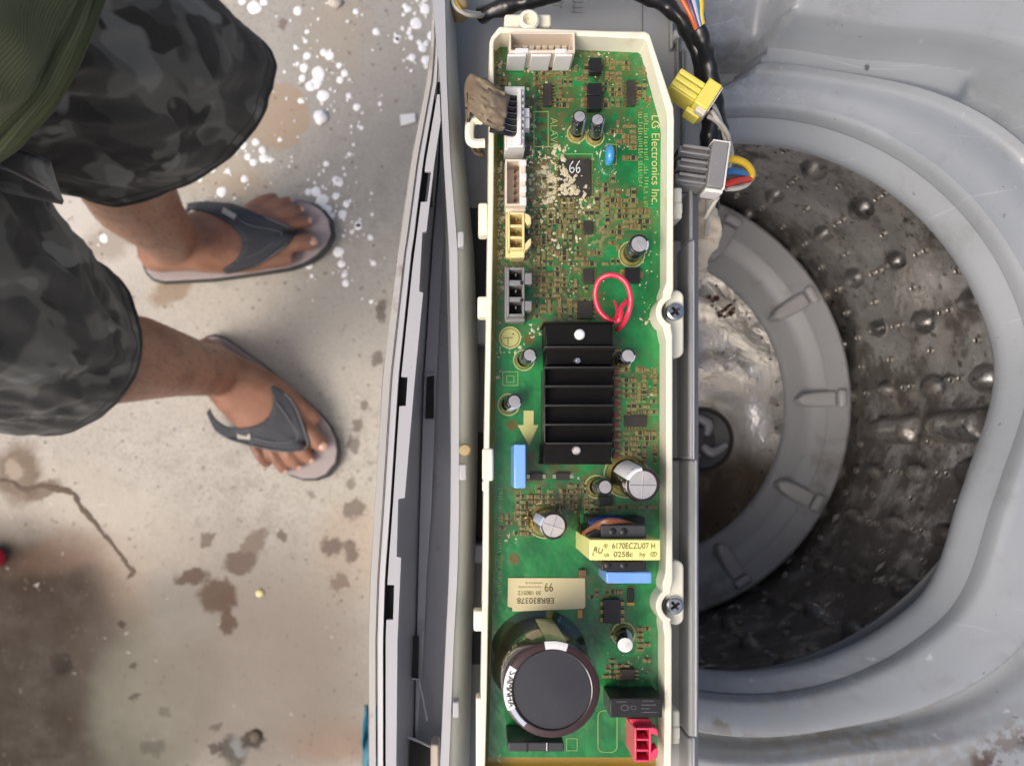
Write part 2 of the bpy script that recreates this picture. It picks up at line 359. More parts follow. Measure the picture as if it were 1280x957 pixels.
# concrete floor ---------------------------------------------------
def floor_material():
    t = NT('stained_shadowed_concrete', .55)
    a = t.noise(2.2, 6, .6).outputs['Fac']; b = t.noise(14, 8, .7).outputs['Fac']; c = t.noise(160, 4, .6).outputs['Fac']
    col = t.mix(t.ramp(a,.3,.7), (.35,.333,.292), (.475,.448,.385))
    e = t.noise(34, 9, .75, t.warp(12,.05,4)).outputs['Fac']; g = t.noise(7, 8, .7, t.warp(5,.15,4)).outputs['Fac']
    col = t.mix(t.ramp(g,.40,.58,0,.7), col, t.mix(t.ramp(e,.3,.7), (.23,.218,.195), (.60,.57,.51)))
    col = t.mix(t.ramp(e,.52,.70,0,.55), col, (.22,.19,.155))
    col = t.mix(t.ramp(b,.35,.68,0,.5), col, (.50,.475,.42))
    col = t.mix(t.ramp(c,.45,.75,0,.5), col, (.20,.18,.155))
    wS = t.warp(9, .05, 5); wM = t.warp(26, .03, 5); wF = t.warp(55, .034, 6)
    k = .00125
    def B(px, py, rx, ry, colr, amt, rot=0, soft=.2, w=None):
        nonlocal col
        f = t.blob(w or wM, (px-NX)*k, -(py-NY)*k, rx*k, ry*k, R(rot), soft)
        f = t.math('MULTIPLY', f, amt); col = t.mix(f, col, colr)
    damp_shadow = (.085,.06,.042)
    B(110,280,110,70,(.62,.58,.52),.7,0,.6,wS); B(60,640,190,70,(.50,.44,.36),.55,-15,.5,wS)
    B(330,420,190,110,(.45,.42,.375),.5,0,.6,wS)
    B(430,80,140,120,(.36,.345,.32),.5,0,.5,wS); B(450,200,90,200,(.34,.325,.30),.4,0,.5,wS)
    B(60,735,120,60,(.30,.19,.125),.55,10,.5,wS)
    B(190,865,75,125,(.165,.175,.135),.85,-12,.25,wS); B(225,760,60,50,(.27,.265,.24),.7,0,.3,wS); B(330,850,120,120,(.225,.195,.165),.75,0,.5,wS)
    B(440,690,45,60,(.40,.27,.17),.35,0,.5,wS); B(420,925,60,28,(.30,.15,.08),.6,0,.5,wS); B(150,800,60,80,(.30,.20,.12),.5,20,.5,wS); B(40,710,50,20,(.32,.16,.09),.5,0,.5,wS)
    B(0,815,168,165,(.036,.024,.016),.97,0,.24,wS); B(70,945,120,60,(.045,.033,.023),.92,0,.4,wS); B(195,870,72,120,(.135,.145,.105),.8,-12,.3,wS); B(235,775,45,40,(.24,.245,.225),.6,0,.4,wS); B(75,690,60,22,(.20,.13,.09),.4,15,.6,wS); B(310,830,170,170,(.215,.185,.15),.72,0,.5,wS)  # first two patches paint a soft cast shadow over damp concrete
    B(345,145,43,42,(.40,.31,.225),.85,0,.08,wF); B(420,40,40,60,(.40,.33,.25),.4,0,.5,wS); B(275,215,50,25,(.45,.38,.29),.6,0,.4,wS)
    B(215,362,28,16,(.26,.18,.11),.7,35,.35,wF); B(140,300,40,22,(.27,.22,.17),.6,30,.5,wF); B(300,235,35,15,(.42,.33,.23),.5,0,.5,wM)
    B(22,592,28,36,(.16,.115,.075),.85,0,.35,wF); B(55,612,24,10,(.15,.105,.07),.8,25,.3,wF); B(18,588,12,14,(.38,.32,.25),.8,0,.3,wF)
    dk = (.105,.060,.038)
    for q in ((240,722,21,10,dk,.9,10),(272,744,24,21,dk,.92,0),(285,776,11,17,dk,.9,0),(300,703,20,15,dk,.8,0),(319,677,13,20,(.17,.115,.085),.75,-30),
              (260,673,9,10,(.14,.10,.075),.8,0),(415,681,15,12,(.13,.09,.075),.85,0),(438,688,9,14,(.13,.09,.075),.8,0),(424,727,12,9,(.17,.12,.09),.75,0),
              (444,636,14,11,(.15,.12,.095),.8,20),(77,829,14,14,(.03,.02,.014),.9,0),(152,781,5,5,(.06,.04,.03),.9,0),(352,668,7,8,(.1,.075,.06),.8,0),
              (26,882,5,5,(.05,.035,.025),.9,0),(168,872,6,5,(.06,.05,.035),.8,0),(166,829,5,5,(.07,.055,.04),.8,0),(270,908,8,6,(.1,.08,.06),.7,0),
              (457,507,8,8,(.15,.12,.1),.75,0),(446,532,8,9,(.15,.12,.1),.75,0),(442,556,8,10,(.15,.12,.1),.75,0),(440,603,8,10,(.16,.13,.1),.7,0),(390,617,8,6,(.22,.18,.15),.7,-30),
              (472,449,7,9,(.13,.1,.08),.75,0),(477,388,7,14,(.14,.11,.09),.8,0),(355,30,9,5,(.18,.12,.09),.7,40),(318,925,15,11,(.035,.028,.022),.9,-20),(292,938,16,20,(.07,.062,.05),.85,25),
              (270,935,9,6,(.06,.045,.035),.8,0),(60,930,30,18,(.05,.035,.025),.7,0),(20,930,26,14,(.06,.045,.03),.6,0),(190,935,16,10,(.09,.08,.06),.6,0),(205,890,10,6,(.09,.08,.06),.6,20)):
        B(q[0],q[1],q[2],q[3],tuple(v*.8 for v in q[4]),q[5]*.9,q[6],.24,wF)
    B(297,934,9,14,(.24,.25,.24),.7,30,.4,wF)
    pv = t.n('ShaderNodeTexVoronoi'); pv.inputs['Scale'].default_value=55; pv.inputs['Randomness'].default_value=1; t.l(t.warp(40,.01,3), pv.inputs['Vector'])
    col = t.mix(t.math('MULTIPLY', t.ramp(pv.outputs['Distance'],.10,.20,.6,0), t.ramp(b,.45,.55)), col, (.12,.10,.085))
    sp = t.noise(75, 3, .5).outputs['Fac']; col = t.mix(t.ramp(sp,.66,.74,0,.55), col, (.13,.10,.08))
    col = t.mix(t.ramp(t.noise(48,3,.5).outputs['Fac'],.68,.76,0,.5), col, (.60,.57,.52))
    t.l(col, t.b.inputs['Base Color'])
    t.l(t.ramp(b,.3,.7,.45,.8), t.b.inputs['Roughness']); t.b.inputs['Specular IOR Level'].default_value=.16
    t.l(t.bump(c,.25,.002,t.bump(b,.3,.004)), t.b.inputs['Normal'])
    return t.m
# circuit board -----------------------------------------------------
def pcb_material(origin):
    t = NT('green_circuit_board', .3)
    def L(px,py):
        w = P(px,py,ZB); return (w.x-origin[0], w.y-origin[1])
    a = t.noise(70, 4).outputs['Fac']
    col = t.mix(t.ramp(a,.35,.7), (.006,.135,.030), (.013,.26,.058))
    # copper tracks under the green mask: stretched bricks
    br = t.n('ShaderNodeTexBrick'); br.inputs['Scale'].default_value = 1; br.inputs['Brick Width'].default_value = .021; br.inputs['Row Height'].default_value = .0026
    br.inputs['Mortar Size'].default_value = .00035; br.offset = .37; br.squash = 1.4
    rot = t.n('ShaderNodeMapping'); rot.inputs[2].default_value = (0,0,R(90)); t.l(t.tc, rot.inputs[0]); t.l(rot.outputs[0], br.inputs['Vector'])
    br.inputs['Color1'].default_value=(1,1,1,1); br.inputs['Color2'].default_value=(.4,.4,.4,1); br.inputs['Mortar'].default_value=(0,0,0,1)
    m = t.ramp(t.noise(35,3).outputs['Fac'],.42,.60)
    tr = t.math('MULTIPLY', br.outputs['Color'], m)
    col = t.mix(t.math('MULTIPLY', tr, .55), col, (.012,.25,.06))
    vo = t.n('ShaderNodeTexVoronoi'); vo.feature='DISTANCE_TO_EDGE'; vo.distance='EUCLIDEAN'; vo.inputs['Scale'].default_value=190; t.l(t.tc, vo.inputs['Vector'])
    col = t.mix(t.ramp(vo.outputs['Distance'],.0,.05,.12,0), col, (.002,.040,.015))
    w1 = t.warp(90,.012,5); w2 = t.warp(260,.006,5)
    def B(px,py,rx,ry,c,amt,rot=0,soft=.4,w=None,grain=None):
        nonlocal col
        x,y = L(px,py); f = t.blob(w or w1, x, y, S(rx,ZB), S(ry,ZB), R(rot), soft)
        if grain: f = t.math('MULTIPLY', f, grain)
        col = t.mix(t.math('MULTIPLY', f, amt), col, c)
    g1 = t.ramp(t.noise(230,4,.6).outputs['Fac'],.40,.58); g2 = t.ramp(t.noise(420,4,.6).outputs['Fac'],.45,.6)
    corr = (.105,.105,.028); dkc = (.028,.024,.008)
    # corroded, browned regions of this board
    for q in ((660,260,62,130,corr,.85),(672,130,42,62,corr,.75),(735,110,55,70,corr,.6),(690,340,58,75,corr,.8),(735,265,52,55,corr,.75),(715,380,45,35,corr,.8),
              (790,270,32,36,corr,.7),(795,120,30,50,corr,.5),(800,505,34,60,corr,.75),(700,605,62,38,corr,.8),(690,640,58,26,dkc,.6),(640,660,25,18,corr,.6),(770,480,10,90,corr,.6),
              (622,130,12,80,corr,.9),(622,260,12,70,corr,.8),(622,370,10,60,corr,.6),(790,620,55,20,corr,.6),(760,760,26,36,corr,.5),(790,840,40,26,dkc,.6),(720,800,30,40,dkc,.55),(745,735,24,14,corr,.5),
              (700,905,34,30,corr,.2),(800,560,30,30,corr,.6)):
        B(*q, grain=g1)
    for q in ((660,200,30,60,dkc,.9),(690,270,40,60,dkc,.8),(700,370,30,30,dkc,.7),(650,290,22,40,dkc,.7),(745,100,20,50,dkc,.7),(725,620,40,20,dkc,.8),(670,120,20,30,dkc,.8),(760,430,12,12,dkc,.5)):
        B(*q, grain=g2)
    for q in ((622,300,10,90),(621,120,9,60),(650,235,18,22),(690,225,26,26),(745,270,20,40),(742,60,40,14),(655,330,20,16)):
        B(*q,(.34,.30,.14),.6, grain=g2, w=w2)
    # round brown test points and the recycling marks printed on the mask
    for x,y in ((640,531),(662,571),(643,698),(662,424)): B(x,y,7,7,(.13,.095,.018),.9,0,.12,t.tc)
    t.l(col, t.b.inputs['Base Color'])
    t.b.inputs['Coat Weight'].default_value = .55; t.b.inputs['Coat Roughness'].default_value = .12
    n1 = t.noise(55,3).outputs['Fac']; n2 = t.noise(500,3).outputs['Fac']
    bb = t.bump(n1,.5,.002,t.bump(n2,.12,.0006)); t.l(bb, t.b.inputs['Normal']); t.l(bb, t.b.inputs['Coat Normal'])
    return t.m
def steel_material():
    t = NT('dirty_drum_steel', .3); t.b.inputs['Metallic'].default_value = .9
    w = t.warp(7,.12,4)
    a = t.noise(5,6,.65,w).outputs['Fac']; b = t.noise(22,6,.7).outputs['Fac']; c = t.noise(120,3).outputs['Fac']
    col = t.mix(t.ramp(a,.35,.65), (.32,.31,.295), (.60,.585,.56))
    # soap scum and black mould, heavier to the front of the drum (-Y)
    sx = t.n('ShaderNodeSeparateXYZ'); t.l(t.tc, sx.inputs[0])
    low = t.ramp(sx.outputs['Y'], .10, -.12, 0, 1)
    th = t.math('ADD', b, t.math('MULTIPLY', low, .16))
    col = t.mix(t.ramp(th,.50,.66,0,.85), col, (.060,.047,.038))
    col = t.mix(t.ramp(t.noise(38,5,.6,t.warp(20,.04)).outputs['Fac'],.58,.66,0,.6), col, (.40,.36,.31))
    col = t.mix(t.ramp(c,.60,.70,0,.8), col, (.03,.022,.016))
    d = t.noise(30,7,.7,t.warp(14,.06,5)).outputs['Fac']; col = t.mix(t.ramp(d,.55,.68,0,.65), col, (.08,.068,.057)); col = t.mix(t.ramp(d,.30,.40,.55,0), col, (.62,.60,.57))  # grime patches, then pale patches painted as reflections in the steel
    t.l(col, t.b.inputs['Base Color']); t.l(t.ramp(b,.35,.65,.24,.5), t.b.inputs['Roughness'])
    t.l(t.ramp(th,.5,.66,.9,.2), t.b.inputs['Metallic'])
    t.l(t.bump(t.noise(16,5,.6,t.warp(8,.06,3)).outputs['Fac'],.55,.006,t.bump(c,.15,.0008)), t.b.inputs['Normal'])
    return t.m
def pulsator_steel():
    t = NT('stained_pulsator_steel', .28); t.b.inputs['Metallic'].default_value = .85
    sx = t.n('ShaderNodeSeparateXYZ'); t.l(t.tc, sx.inputs[0])
    a = t.noise(11,6,.65,t.warp(5,.2)).outputs['Fac']; c = t.noise(60,4).outputs['Fac']
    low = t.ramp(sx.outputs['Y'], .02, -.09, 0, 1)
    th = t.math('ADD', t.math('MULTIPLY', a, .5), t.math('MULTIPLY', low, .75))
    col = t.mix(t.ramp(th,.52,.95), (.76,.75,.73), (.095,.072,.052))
    col = t.mix(t.ramp(c,.55,.7,0,.5), col, (.2,.17,.14))
    t.l(col, t.b.inputs['Base Color']); t.l(t.ramp(th,.4,.9,.85,.2), t.b.inputs['Metallic'])
    t.l(t.ramp(a,.3,.7,.2,.42), t.b.inputs['Roughness']); t.l(t.bump(a,.6,.01), t.b.inputs['Normal'])
    return t.m
def cover_material():
    t = NT('top_cover_plastic', .3)
    a = t.noise(9,4).outputs['Fac']; c = t.noise(170,4).outputs['Fac']; g = t.noise(700,2).outputs['Fac']
    col = t.mix(t.ramp(a,.3,.7), (.265,.285,.305), (.305,.325,.345))
    w = t.warp(30,.03,5)
    col = t.mix(t.ramp(t.noise(26,7,.75,w).outputs['Fac'],.53,.72,0,.45), col, (.20,.20,.19))
    stv = t.n('ShaderNodeMapping'); stv.inputs[2].default_value=(0,0,.6); stv.inputs[3].default_value=(2,60,1); t.l(t.warp(4,.1,2), stv.inputs[0])
    col = t.mix(t.ramp(t.noise(6,3,.6,stv.outputs[0]).outputs['Fac'],.66,.70,0,.35), col, (.46,.47,.48))
    col = t.mix(t.ramp(c,.70,.76,0,.8), col, (.10,.09,.08))
    col = t.mix(t.ramp(t.noise(110,3).outputs['Fac'],.70,.77,0,.6), col, (.55,.56,.58))
    def B(px,py,rx,ry,cc,amt,z,soft=.4,rot=0):
        nonlocal col
        p = P(px,py,z); col = t.mix(t.math('MULTIPLY', t.math('MULTIPLY', t.blob(t.warp(70,.02,5), p.x, p.y, S(rx,z), S(ry,z), R(rot), soft), t.ramp(t.noise(150,4).outputs['Fac'],.4,.55)), amt), col, cc)
    B(915,45,60,60,(.16,.16,.155),.35,.75,.6); B(905,100,30,30,(.16,.16,.155),.35,.75,.6)
    B(1215,942,22,14,(.05,.025,.018),.95,.73,.5); B(1230,920,50,16,(.10,.07,.055),.6,.73,.6,30); B(1262,915,10,6,(.05,.04,.035),.9,.73,.5); B(982,911,7,7,(.10,.09,.06),.9,.73,.5); B(885,898,9,7,(.2,.17,.12),.8,.73,.5)
    B(1010,930,150,30,(.22,.19,.15),.35,.73,.7,0); B(1142,33,4,6,(.06,.06,.06),.95,.78,.4); B(1207,556,7,2,(.05,.05,.05),.9,.73,.4)
    for q in ((890,908,40,8),(960,914,60,8),(1040,913,60,9),(1120,893,60,10),(1190,860,50,11),(1250,815,45,12)): B(q[0],q[1],q[2],q[3],(.19,.165,.125),.4,.73,.6,0 if q[0]<1050 else 32)
    B(1150,930,110,26,(.22,.19,.16),.28,.73,.7,22); B(960,868,90,10,(.25,.24,.21),.4,.73,.6)
    t.l(col, t.b.inputs['Base Color']); t.l(t.bump(g,.08,.0006), t.b.inputs['Normal'])
    t.l(t.ramp(a,.3,.7,.26,.36), t.b.inputs['Roughness'])
    return t.m
def camo_material():
    t = NT('dark_camouflage_cotton', .85)
    w = t.warp(9,.09,2)
    vz = t.n('ShaderNodeMapping'); vz.inputs[3].default_value = (1,1,.55); t.l(w, vz.inputs[0])
    a = t.noise(25,1.5,.4,vz.outputs[0]).outputs['Fac']; b = t.noise(28,1.5,.4,t.vmath('ADD',vz.outputs[0],(3.1,1.7,5.2))).outputs['Fac']
    col = t.mix(t.ramp(a,.48,.53), (.026,.027,.026), (.085,.086,.080))
    col = t.mix(t.ramp(b,.545,.585), col, (.007,.007,.008))
    col = t.mix(t.ramp(a,.60,.64), col, (.14,.145,.14))
    f = t.noise(900,2).outputs['Fac']; col = t.mix(t.ramp(f,.3,.8,0,.25), col, (.075,.073,.070))
    t.l(col, t.b.inputs['Base Color']); t.b.inputs['Sheen Weight'].default_value = .12
    st = t.n('ShaderNodeMapping'); st.inputs[3].default_value = (1,1,.28); t.l(t.warp(5,.08,3), st.inputs[0])
    fold = t.noise(20,2,.4,st.outputs[0]).outputs['Fac']
    t.l(t.bump(fold,.35,.010,t.bump(f,.2,.0006)), t.b.inputs['Normal'])
    return t.m
def shirt_material():
    t = NT('olive_knit_cotton', .9)
    wv = t.n('ShaderNodeTexWave'); wv.wave_type='BANDS'; wv.bands_direction='Z'; wv.inputs['Scale'].default_value=190; wv.inputs['Distortion'].default_value=.0
    t.l(t.tc, wv.inputs['Vector'])
    a = t.noise(6,4).outputs['Fac']; f = t.noise(800,2).outputs['Fac']
    col = t.mix(t.ramp(a,.3,.7),(.072,.080,.036),(.10,.112,.05)); col = t.mix(t.ramp(wv.outputs['Fac'],.2,.9,0,.45), col, (.028,.035,.012))
    col = t.mix(t.ramp(f,.3,.8,0,.2), col, (.09,.10,.05))
    t.l(col, t.b.inputs['Base Color']); t.b.inputs['Sheen Weight'].default_value=.15
    t.l(t.bump(wv.outputs['Fac'],.22,.0010), t.b.inputs['Normal']); return t.m

ZB = .88            # top of the circuit board
# ------------------------------------------------------------------ floor
mb = MB(); mb.add([(-20,-20,0),(20,-20,0),(20,20,0),(-20,20,0)],[(0,1,2,3)])
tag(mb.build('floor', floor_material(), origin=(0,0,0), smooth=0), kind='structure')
rn = random.Random(3)
pts = [(-30,606),(8,600),(30,612),(52,607),(74,612),(92,618),(101,634),(112,646),(124,662),(137,676),(149,692),(160,708),(166,714),(158,723)]
ws = [2,3,5,4,6,5,4,6,3,4,3,4,7,1]
A=[];B_=[]
fine = spline([Vector((x,y,0)) for x,y in pts], 5)
for i,p in enumerate(fine):
    u = i/(len(fine)-1)*(len(ws)-1); k=min(int(u),len(ws)-2); w = (ws[k]+(ws[k+1]-ws[k])*(u-k))*rn.uniform(.3,.75)
    q = fine[min(i+1,len(fine)-1)]-fine[max(i-1,0)]; nn = Vector((-q.y,q.x,0)).normalized()*w
    j = Vector((rn.uniform(-1,1),rn.uniform(-1,1),0))
    A.append(P(p.x+nn.x+j.x,p.y+nn.y+j.y,.0015)); B_.append(P(p.x-nn.x+j.x,p.y-nn.y+j.y,.0015))
tag(MB().grid([A,B_]).build('floor_crack', mat('crack_dirt',(.12,.085,.06),.8,var=.4,vscale=80), smooth=0), kind='structure')
# white flecks scattered on the floor
fl = [(398,92,9),(388,108,7),(412,70,6),(380,85,6),(404,120,8),(384,70,5),(405,66,5),(378,98,5),(395,104,8),(425,100,5),(431,92,5),(424,82,4),(446,134,5),(436,120,4),(372,80,3),(376,126,4),
      (318,10,9),(330,3,5),(303,2,5),(372,14,6),(384,40,3),(382,52,3),(370,60,3),(416,3,6),(300,165,6),(304,182,5),(262,192,4),(280,194,6),(320,178,5),(330,198,6),(317,203,5),(338,200,4),(328,188,5),(264,212,5),
      (250,224,4),(277,240,7),(285,214,4),(306,224,5),(252,186,4),(248,200,3),(395,240,7),(403,250,8),(408,262,7),(424,228,6),(420,245,5),(433,255,5),(428,268,6),(448,281,5),(463,297,4),(467,329,4),(423,315,7),(427,330,5),
      (386,332,5),(431,343,4),(432,354,5),(464,377,3),(386,240,5),(414,270,5),(440,290,3),(437,193,3),(408,205,4),(420,225,5),(470,40,5),(520,30,8),(531,12,7),(528,60,6),(540,45,7),(496,50,5),(515,72,5),(532,75,6),(445,15,4),(510,12,5),(475,130,3),
      (452,160,3),(448,283,5),(497,48,5),(130,298,6),(60,265,4),(432,340,3),(411,280,4),(390,345,3),(350,175,3),(310,196,5),(296,188,3)]
rn = random.Random(5); mb = MB()
def blob(cx,cy,r,h):
    c = P(cx,cy,0); n = 16; r = S(r,0); ph = rn.uniform(0,6)
    ring = [(c.x+r*(1+.10*math.sin(2*a+ph))*math.cos(a), c.y+r*(1+.10*math.sin(3*a+ph))*math.sin(a)) for a in [2*math.pi*i/n for i in range(n)]]
    vs = [(x,y,.0005) for x,y in ring] + [(c.x+(x-c.x)*.75,c.y+(y-c.y)*.75,h) for x,y in ring]
    mb.add(vs, [tuple(range(n,2*n))]+[(i,(i+1)%n,(i+1)%n+n,i+n) for i in range(n)])
for x,y,r in fl:
    blob(x,y,r*.92,.0013)
    for k in range(2): blob(x+rn.gauss(0,r*1.3),y+rn.gauss(0,r*1.3),rn.uniform(.6,1.9),.0018)
for k in range(70): blob(rn.gauss(400,45),rn.gauss(110,110),rn.uniform(.6,2.2),.0018)
for k in range(26): blob(rn.gauss(520,14),rn.uniform(-10,90),rn.uniform(1,3.5),.002)
for k in range(40): blob(rn.gauss(420,22),rn.gauss(260,30),rn.uniform(.6,2.4),.0018)
tag(mb.build('white_flecks', M['fleck']), kind='stuff')
def stone(name, px,py,r,label,cat,m,h=.6,seed=0):
    b = bmesh.new(); bmesh.ops.create_icosphere(b, subdivisions=2, radius=1); rr = S(r,0); c = P(px,py,0)
    for v in b.verts:
        v.co *= 1+.35*noise.noise(v.co*1.6+Vector((seed,0,0))); v.co = Vector((v.co.x*rr, v.co.y*rr, max(-.2*rr,v.co.z*rr*h)+.2*rr))
    me = bpy.data.meshes.new(name); b.to_mesh(me); b.free(); me.materials.append(m)
    me.polygons.foreach_set('use_smooth',[True]*len(me.polygons))
    o = bpy.data.objects.new(name, me); COL.objects.link(o); o.location = c; WL[o]=c; return tag(o,label,cat)
stone('stone_chip',401,148,9,'whitish stone chip lying beside the round tan floor patch','stone',M['fleck'],.7,1)['group']='stone chips on the concrete floor'
stone('stone_chip',420,4,8,'grey white stone chip at the top edge of the floor','stone',M['chip'],.7,4)['group']='stone chips on the concrete floor'
stone('pebble',325,741,5,'tiny yellow pebble right of the brown floor stain','pebble',mat('yellow_pebble',(.72,.60,.30),.6),.6,2)
stone('debris_lump',320,919,8,'dark wet debris lump on the floor near the bottom edge','debris',M['grime'],.5,9)
o = MB(); o.pprism([(500,143),(519,141),(520,152),(501,157)],.001,.005); o.build('white_scrap',mat('white_scrap_plastic',(.85,.85,.84),.5),bevel=.001)
tag(bpy.data.objects['white_scrap'],'small square white scrap close to the machine edge','scrap')
c = P(-6,697,0); mb = MB(); mb.lathe([(.0,.026),(.010,.026),(.0145,.024),(.016,.018),(.016,0)][::-1], Matrix.Translation(c), 24); o = mb.build('bottle_cap', M['red'])
tag(o,'red bottle cap cut by the left edge of the frame','bottle cap')
mb = MB(); rows=[]
for i in range(14):
    row=[]
    for j in range(18):
        x = 453+i*2.8; y = 880+j*7
        if i<5: x += max(0,(930-y))*.05*(5-i)/5
        z = .03+.012*math.sin(i*1.1+j*.5)+.01*math.sin(j*.9)
        row.append(P(x,y,z))
    rows.append(row)
o = mb.grid(rows).build('plastic_sheet', M['bluetub'], solid=.002)
tag(o,'crumpled turquoise plastic sheet at the bottom beside the washing machine','plastic sheet')
# ------------------------------------------------------------------ washing machine
wm = thing('washing_machine','grey top loading washing machine with its lid off and a dirty steel drum','washing machine',(.25,.03,0))
X0,X1,Y0,Y1 = -.012,.52,-.33,.40
mb = MB(); tk=.012
mb.box(X0,Y0,0,X0+tk,Y1,.74); mb.box(X1-tk,Y0,0,X1,Y1,.74); mb.box(X0+tk,Y0,0,X1-tk,Y0+tk,.74); mb.box(X0+tk,Y1-tk,0,X1-tk,Y1,.74)
mb.build('cabinet', M['cabinet'], wm, bevel=.003)
C = Vector((.1715,.0312,0)); NTH=420
def rc(a):                                   # rim of the moulded recess, wider towards the right
    return .203 + .021*sstep(math.cos(R(80)),math.cos(R(38)),math.cos(a)) + .05*sstep(math.cos(R(38)),1,math.cos(a))
def r0(a):
    d = math.degrees((a+math.pi)%(2*math.pi)-math.pi)
    return .168*(1-.088*sstep(14,-17,d)*sstep(-48,-21,d))
def cover_z(a, q, r, X, Y):
    """height of the moulded top at fraction positions"""
    up = sstep(-.35,.35,math.sin(a))
    return up
secs=[]
rows = []
prof_lip = [(.022,.686),(.013,.690),(.005,.701),(0,.7095),(.0008,.7145),(.0025,.7185),(.0068,.7245),(.0088,.7280),(.0090,.7268),(.0095,.7268),(.0102,.7325),(.0115,.7360),(.013,.738)]
body = []
for k in range(NTH):
    a = 2*math.pi*k/NTH; ca,sa = math.cos(a),math.sin(a); ra = r0(a); rcc = rc(a)
    up = sstep(-.25,.30,sa)
    tx = ((X1-C.x)/ca if ca>1e-6 else (X0-C.x)/ca if ca<-1e-6 else 1e9); ty = ((Y1-C.y)/sa if sa>1e-6 else (Y0-C.y)/sa if sa<-1e-6 else 1e9)
    rm = min(tx,ty); col=[]
    for dr,z in prof_lip: col.append((ra+dr,z))
    rs = ra+.013
    for i in range(1,19):                      # convex band up to the recess rim
        u=i/18; r = rs+(rcc-rs)*u
        z1 = .738+.006*sstep(0,.75,u)-.003*sstep(.3,.72,u)+.006*math.exp(-((u-.9)/.07)**2)
        z2 = .738+.011*math.sin(math.pi*min(1,u*1.02)*.62)-.022*sstep(.66,1,u)
        col.append((r, z1*up+z2*(1-up)))
    rb = rcc+.0125+.018*sstep(.25,.8,ca)
    for i in range(1,13):
        u=i/12; r = rcc+(rb-rcc)*u
        z1 = .741-.006*sstep(0,.35,u)+.001*u-.013*sstep(57,54,math.degrees(a) if a<3.2 else 0)*sstep(0,.18,u)*sstep(1.02,.86,u); z2 = .727+.010*sstep(.1,.45,u)+.009*sstep(.3,.95,u)
        col.append((r, z1*up+z2*(1-up)))
    for i in range(1,25):
        u=i/24; r = rb+.055*u
        z1 = .736+.026*sstep(0,.16,u)+.018*sstep(.1,.8,u); z2=.746+.004*sstep(0,.4,u)-.016*sstep(.5,.9,u)
        col.append((r, z1*up+z2*(1-up)))
    re = rb+.055; ze = col[-1][1]
    for i in range(1,9): col.append((re+max(.001,(rm-re))*i/8, ze))
    pr=[]
    for r,z in col:
        r = min(r,rm)
        X=C.x+r*ca; Y=C.y+r*sa
        ln = .219+max(0,X-.145)*.45+max(0,X-.170)*1.2
        s = sstep(.188,.176,X)*sstep(ln-.003,ln+.009,Y)
        z -= s*.032
        pr.append((X,Y,z))
    body.append(pr)
rows=[[body[k][i] for k in range(NTH)] for i in range(len(body[0]))]
cov = MB().grid(rows,closed=True).build('top_cover', cover_material(), wm, origin=(0,0,0), smooth=50)
# under-lip ring and drum
DX,DY = .160,.052; DR=.22
mb=MB(); mb.lathe([(.197,.686),(.236,.684),(.236,.60)],Matrix.Translation((DX,DY,0)),64,cap0=False,cap1=False,a0=R(-125),a1=R(125)); mb.build('tub_ring',M['wallgrey'],wm)
dents=[]
for a in (2,16,29,43,57,71,85,99,113,-17.4,-30,-43,-56,-70,-84,-98):
    rq=random.Random(int(a*10)+900)
    for z,sz in ((.438,.72),(.504,.85),(.571,.95),(.636,1.0)): dents.append((a+rq.uniform(-1,1),z+rq.uniform(-.003,.003),.0098*sz*rq.uniform(.85,1.15),.0140*sz*rq.uniform(.85,1.2)))
rows=[]; NZ=116; NA=520
dcol={}
for k in range(NA):
    a=-115+240*k/(NA-1)
    dcol[k]=[d for d in dents if abs(d[0]-a)<8]
for i in range(NZ):
    z=.405+.285*i/(NZ-1); row=[]
    for k in range(NA):
        a=-115+240*k/(NA-1); disp=0
        for da,dz,hw,hz in dcol[k]:
            u=(R(a-da)*DR/hw)**2+((z-dz)/hz)**2
            if u<1: disp=max(disp,.0092*(1-u)**.7)
        for bz0,bz1 in ((.498,.552),(.585,.642)):
            u=abs(R(a+7.7)*DR/.0125)
            if u<1 and bz0-.006<z<bz1+.006: disp=max(disp,.015*math.sqrt(1-u*u)*sstep(bz0-.006,bz0+.002,z)*sstep(bz1+.006,bz1-.002,z))
        # gentle waviness of the thin sheet
        disp += .0012*noise.noise(Vector((a*.06,z*22,1.3)))
        r=DR-disp
        row.append((DX+r*math.cos(R(a)),DY+r*math.sin(R(a)),z))
    rows.append(row)
drum=MB().grid([r[::-1] for r in rows]).build('drum',steel_material(),wm,origin=(DX,DY,.405),smooth=60)
mb=MB(); mb.lathe([(.222,.69),(.222,.405)],Matrix.Translation((DX,DY,0)),48,cap0=False,cap1=False,a0=R(124),a1=R(246)); mb.build('drum_back',M['wallgrey'],drum)
mb=MB(); mb.lathe([(.0,.405),(.23,.405)],Matrix.Translation((DX,DY,0)),48,cap0=False,cap1=False); mb.build('drum_base',M['hub'],drum)
